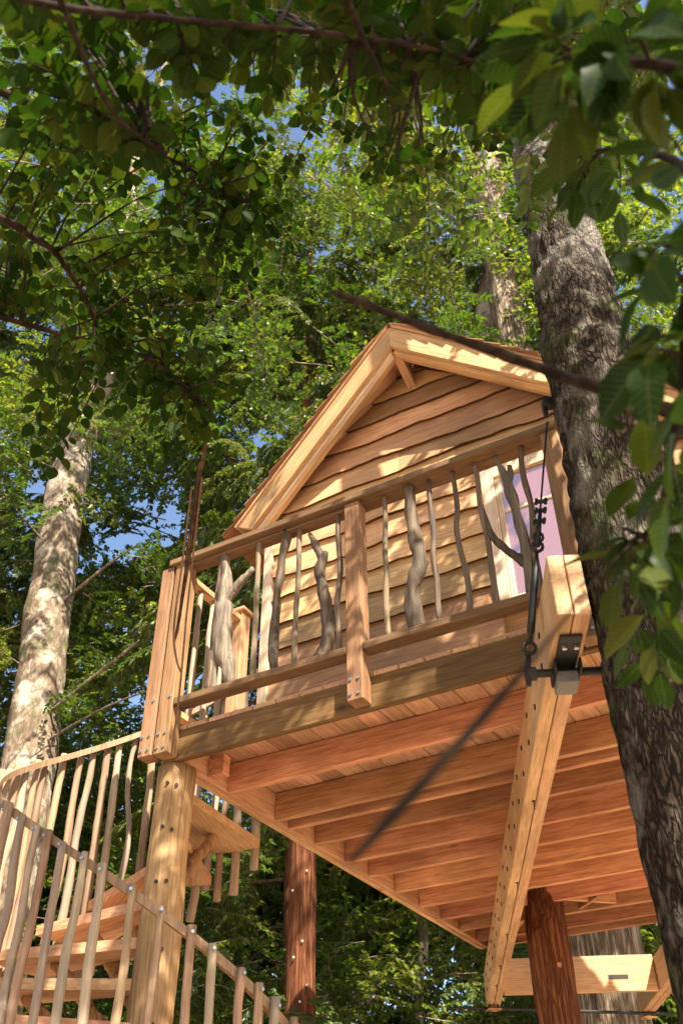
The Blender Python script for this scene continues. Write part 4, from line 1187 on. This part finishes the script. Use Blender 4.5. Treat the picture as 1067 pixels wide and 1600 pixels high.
def leafy_branch(name, label, limbs, regions, leaf_len, leaves, seed, per_twig=9, twig_len=0.32, max_parts=300, cat='branch'):
    """limbs: ([points], r0, r1); regions: (x0,x1,y0,y1,d0,d1,count) - where twigs end, as seen from the standing place, and how far"""
    g = random.Random(seed)
    base = Vector(limbs[0][0][0])
    t = thing(name, label, cat, base)
    mb = MB(); samples = []
    for pts_, r0, r1 in limbs:
        pp = spline([tuple(p) for p in pts_], 8)
        pp = [np.array(p) + np.array([mnoise.noise(Vector((i * .16 + seed, k, 0))) for k in (0, 4, 9)]) * (min(r0 * 1.6, .008) if r0 > .006 else .0012) for i, p in enumerate(pp)]
        n = len(pp); mb.add(tube(pp, [r0 + (r1 - r0) * i / (n - 1) for i in range(n)], 8, 0.22, 40, seed))
        samples += [Vector(p) for p in pp]
    items = []
    for (x0, x1, y0, y1, d0, d1, cnt) in regions:
        for _ in range(cnt):
            tip = far(g.uniform(x0, x1), g.uniform(y0, y1), g.uniform(d0, d1))
            near = sorted(samples, key=lambda s: (s - tip).length)[:6]
            st = g.choice(near)
            L = (tip - st).length
            mid = (st + tip) / 2 + Vector((g.uniform(-.1, .1), g.uniform(-.1, .1), 0.10 + g.uniform(0, .1))) * min(L, 1.0)
            pp = [Vector(p) for p in spline([tuple(st), tuple(mid), tuple(tip)], 8)]
            n = len(pp)
            rr = min(0.006, 0.0022 + L * 0.0022)
            mb.add(tube(pp, [rr * (1 - i / n) + 0.0009 for i in range(n)], 5))
            # leaves along the outer stretch
            acc = 0; k = n - 1
            want = min(L, twig_len); pos = []
            m = max(2, int(per_twig * g.uniform(.7, 1.3)))
            for j in range(m):
                s = want * (j + g.uniform(0, .5)) / m
                rem = s; k = n - 1; p = pp[-1]
                while k > 0 and rem > (pp[k] - pp[k - 1]).length:
                    rem -= (pp[k] - pp[k - 1]).length; k -= 1
                if k <= 0: break
                dd = (pp[k] - pp[k - 1]).normalized(); p = pp[k] - dd * rem
                side = dd.cross(Vector((0, 0, 1))); side = side.normalized() if side.length > .1 else Vector((1, 0, 0))
                sg = 1 if j % 2 else -1
                dirn = (dd * g.uniform(.3, 1.0) + side * sg * g.uniform(.4, 1.1) + Vector((0, 0, g.uniform(-.75, .15)))).normalized()
                if j == 0: dirn = (dd + Vector((0, 0, -.4))).normalized()
                nrm = Vector((g.gauss(0, .45), g.gauss(0, .45), 1.0))
                S = g.uniform(*leaf_len)
                ay = nrm.cross(dirn)
                fr = frame(p + dirn * 0.2 * S, dirn, ay) @ Matrix.Scale(S, 4)
                items.append(((p - CAM).length, fr, g.randrange(len(leaves))))
    putw('stem', mb.v, mb.f, M['dark_twig'], t, smooth=True)
    items.sort(key=lambda i: i[0])
    for dist, fr, k in items[:max_parts]:
        put('leaf', leaves[k], t, fr)
    rest = items[max_parts:]
    if rest:
        V = []; F = []; lc = []; off = 0
        for dist, fr, k in rest:
            me = leaves[k]; n = len(me.vertices)
            co = np.empty(n * 3, dtype=np.float32); me.vertices.foreach_get('co', co); co = co.reshape(-1, 3)
            m_ = np.array(fr)
            V.append(co @ m_[:3, :3].T + m_[:3, 3]); ff = np.array([tuple(p.vertices) for p in me.polygons]); F.append(ff + off); off += n
            lc += [g.random()] * len(ff)
        me = np_mesh('leaf_mass', np.concatenate(V) - np.array(base), np.concatenate(F), [M['leaf_alder'] if leaves is LEAF_A else M['leaf_cascara']], lc)
        tag(put('leaf_mass', me, t, Matrix.Translation(base)), kind='stuff')
    return t

leafy_branch('alder_branch', 'leafy alder branch with round leaves hanging across the upper left', [
    ([far(-60, 310, 2.7), far(40, 362, 2.7), far(92, 402, 2.75), far(140, 480, 2.8), far(165, 545, 2.85)], .012, .004),
    ([far(-60, 120, 2.9), far(120, 190, 3.0), far(290, 260, 3.1), far(420, 340, 3.2)], .013, .004),
    ([far(-60, 480, 3.1), far(90, 520, 3.1), far(230, 560, 3.2), far(330, 640, 3.2)], .010, .004)],
    [(0, 450, 150, 420, 2.5, 4.0, 88), (0, 340, 400, 640, 2.6, 4.0, 50), (320, 500, 250, 470, 2.7, 3.4, 15), (230, 390, 600, 740, 2.9, 3.4, 12), (0, 110, 620, 800, 3.0, 3.8, 6)],
    (.031, .056), LEAF_A, 5, per_twig=11, twig_len=.40)
leafy_branch('overhead_branch', 'dark shaded branch of leaves across the very top, close and blurred', [
    ([far(-80, -30, 1.7), far(150, 20, 1.8), far(400, 40, 1.9), far(640, 70, 1.9), far(800, 110, 1.9)], .007, .003),
    ([far(60, -90, 1.6), far(120, 60, 1.7), far(180, 180, 1.8), far(260, 240, 1.9)], .0062, .0025),
    ([far(500, -90, 1.7), far(560, 40, 1.8), far(600, 130, 1.9)], .009, .003)],
    [(0, 520, -30, 130, 1.8, 2.8, 44), (480, 1000, -30, 110, 1.8, 2.8, 32), (0, 420, 110, 240, 1.9, 2.8, 20), (560, 820, 80, 190, 1.9, 2.6, 10), (430, 800, 60, 300, 3.0, 4.4, 34)],
    (.030, .054), LEAF_A, 9, per_twig=11, twig_len=.34)
leafy_branch('broad_leaved_branch', 'branch of large glossy oval leaves hanging in from the right edge', [
    ([far(1180, 150, 1.25), far(1080, 120, 1.2), far(980, 90, 1.2), far(880, 90, 1.25)], .010, .004),
    ([far(1180, 150, 1.25), far(1110, 300, 1.2), far(1075, 470, 1.15), far(1060, 640, 1.2), far(1030, 800, 1.3), far(985, 850, 1.32)], .010, .003),
    ([far(1110, 300, 1.2), far(1060, 260, 1.6), far(1010, 235, 1.8), far(930, 236, 1.9)], .010, .004)],
    [(820, 1067, 40, 220, 1.0, 1.4, 9), (1010, 1080, 340, 460, .95, 1.15, 2), (880, 1010, 240, 330, 1.8, 2.0, 4), (975, 1070, 520, 700, 1.0, 1.4, 4),
     (905, 1060, 850, 920, 1.25, 1.45, 4), (1000, 1067, 740, 860, 1.2, 1.5, 2), (1000, 1067, 990, 1090, 1.5, 1.9, 3)],
    (.055, .092), LEAF_C, 13, per_twig=7, twig_len=.17)
def bare_branch():
    P = [far(1180, 690, 1.5), far(1040, 640, 1.5), far(930, 605, 1.52), far(850, 577, 1.55), far(760, 545, 1.58), far(660, 510, 1.6), far(580, 478, 1.62), far(522, 457, 1.63)]
    t = thing('bare_branch', 'dark bare branch slanting across the gable, close and out of focus', 'branch', P[0])
    pp = spline([tuple(p) for p in P], 8)
    n = len(pp)
    v, f = tube(pp, [.0125 - .0075 * (i / n) + .0025 * mnoise.noise(Vector((i * .3, 0, 0))) for i in range(n)], 9, 0.3, 30, 3)
    putw('stem', v, f, M['dark_twig'], t, smooth=True)
    for i in (20, 34, 47, 53):
        a = Vector(pp[i]); v, f = tube([a, a + Vector((-.02, .0, .03)), a + Vector((-.05, .01, .05))], [.004, .003, .001], 5); putw('twig', v, f, M['dark_twig'], t, origin=a)
bare_branch()
def dangling_twig():
    P = [far(985, 850, 1.32), far(930, 905, .95), far(850, 1008, .64), far(760, 1114, .57), far(660, 1224, .545), far(590, 1300, .535), far(545, 1347, .53)]
    t = thing('dangling_twig', 'thin dark twig dangling close to the lens in front of the joists, out of focus', 'twig', P[0])
    pp = spline([tuple(p) for p in P], 8); n = len(pp)
    rr = [float(x[0]) for x in spline([(.0010,), (.0010,), (.0016,), (.0030,), (.0033,), (.0032,), (.0016,)], 8)]
    v, f = tube(pp, rr, 8, .12, 60, 4)
    putw('stem', v, f, M['dark_twig'], t, smooth=True)
dangling_twig()
def hanging_vine():
    P = [far(322, 690, 4.3), far(318, 715, 4.3), far(312, 740, 4.3), far(300, 830, 4.3), far(283, 950, 4.32), far(272, 1010, 4.35)]
    t = thing('hanging_vine', 'brown dead stem and thin vine hanging down in front of the corner post', 'vine', P[0])
    mb = MB(); mb.add(tube(spline([tuple(p) for p in P], 6), [.7 * r_ for r_ in (.010, .010, .011, .013, .013, .013, .014, .014, .014, .016, .018, .018, .018, .02, .02, .02, .02, .019, .019, .018, .016, .014, .013, .012, .012, .012, .01, .009, .008, .006, .004)], 8, .35, 25, 2))
    putw('stem', mb.v, mb.f, M['twig'], t, smooth=True)
    for path in ([(316, 745), (303, 860), (292, 960), (281, 1080), (268, 1180)], [(300, 760), (285, 880), (272, 980), (276, 1030), (283, 1050)]):
        v, f = tube(spline([tuple(far(a, b, 4.28)) for a, b in path], 6), [.0045] * (6 * (len(path) - 1) + 1), 6, .2, 20, 1)
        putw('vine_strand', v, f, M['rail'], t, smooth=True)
hanging_vine()

# ------------------------------------------------------------------ steel hanger at the front end of the main girder
def hanger():
    t = thing('girder_hanger', 'black steel bolt and bracket holding the girder end beside the furrowed trunk', 'bracket', (2.45, -0.5, -BH))
    s = 0.36
    c = G0 + BD * s + BN * 0.064; c.z = -BH - 0.012
    zr = -BH - 0.040
    u = BN
    cyl('bolt_rod', c - u * 0.155 + Vector((0, 0, zr - c.z)), c + u * 0.26 + Vector((0, 0, zr - c.z)), 0.017, M['black'], t, 12)
    cyl('collar', c + u * 0.14 + Vector((0, 0, zr - c.z)), c + u * 0.22 + Vector((0, 0, zr - c.z)), 0.036, M['black'], t, 14)
    cyl('end_nut', c - u * 0.150 + Vector((0, 0, zr - c.z)), c - u * 0.115 + Vector((0, 0, zr - c.z)), 0.028, M['black'], t, 6)
    p = put('bracket_plate', box_mesh(0.30, 0.085, 0.012, M['black'], 0.003), t, frame(c - BD * 0.08 + Vector((0, 0, 0.0)), BD, BN))
    for dx in (-.02, .025):
        q = c - BD * 0.16 + BN * dx
        cyl('bolt', q + Vector((0, 0, -.005)), q + Vector((0, 0, -.018)), .010, M['zinc'], p, 6)
    put('saddle_block', box_mesh(0.11, 0.085, 0.05, M['plate'], 0.004), t, frame(c + BD * 0.03 + Vector((0, 0, -0.058)), BD, BN))
    for k in (-1, 1):
        put('saddle_cheek', box_mesh(0.16, 0.045, 0.008, M['black'], 0.002), t, frame(c + BN * 0.048 * k + Vector((0, 0, -0.03)), BD, (0, 0, 1)))
    return c - u * 0.150 + Vector((0, 0, zr - c.z))
HE = hanger()
def cable():
    a = HE.copy(); top = Vector((2.535, -0.62, 0.90))
    t = thing('hanger_cable', 'black cable with turnbuckle and wire clips from girder bolt up to the trunk', 'cable', a)
    d = (top - a); L = d.length; d.normalize()
    def q(f): return a + d * (L * f)
    v, f = tube([a - Vector((0, 0, .05)), a, q(.06)], [.011, .013, .011], 8); putw('eye_rod', v, f, M['black'], t, smooth=True)
    def ring(c, r, rr):
        s = d.cross(BD).normalized()
        pts = [c + (d * math.cos(k / 12 * 6.283) + s * math.sin(k / 12 * 6.283)) * r for k in range(13)]
        v, f = tube(pts, [rr] * 13, 6); putw('shackle', v, f, M['black'], t, smooth=True)
    ring(q(.085), .024, .009)
    v, f = tube([q(.10), q(.13), q(.14), q(.36), q(.37), q(.42)], [.008, .008, .016, .016, .008, .008], 10); putw('turnbuckle', v, f, M['black'], t, smooth=True)
    ring(q(.44), .022, .008); ring(q(.475), .020, .007)
    v, f = tube([q(.44), q(.50), q(.58)], [.012, .012, .008], 8); putw('thimble', v, f, M['black'], t, smooth=True)
    v, f = tube([q(.46), q(.7), q(.93)], [.0048] * 3, 6); putw('wire', v, f, M['black'], t)
    for k in (.535, .575, .61):
        c = q(k)
        put('wire_clip', box_mesh(.05, .018, .014, M['black'], .003), t, frame(c, BN, d))
        for s in (-1, 1): cyl('nut', c + BN * .02 * s - BD * .016, c + BN * .02 * s + BD * .016, .008, M['black'], t, 6)
    v, f = tube([top - Vector((0.02, 0, .06)), top + Vector((-.02, 0, .02))], [.012, .012], 8); putw('top_eye', v, f, M['black'], t)
    put('top_bracket', box_mesh(.16, .045, .05, M['black'], .004), t, frame(top + Vector((.05, .02, .01)), BN, BD))
cable()
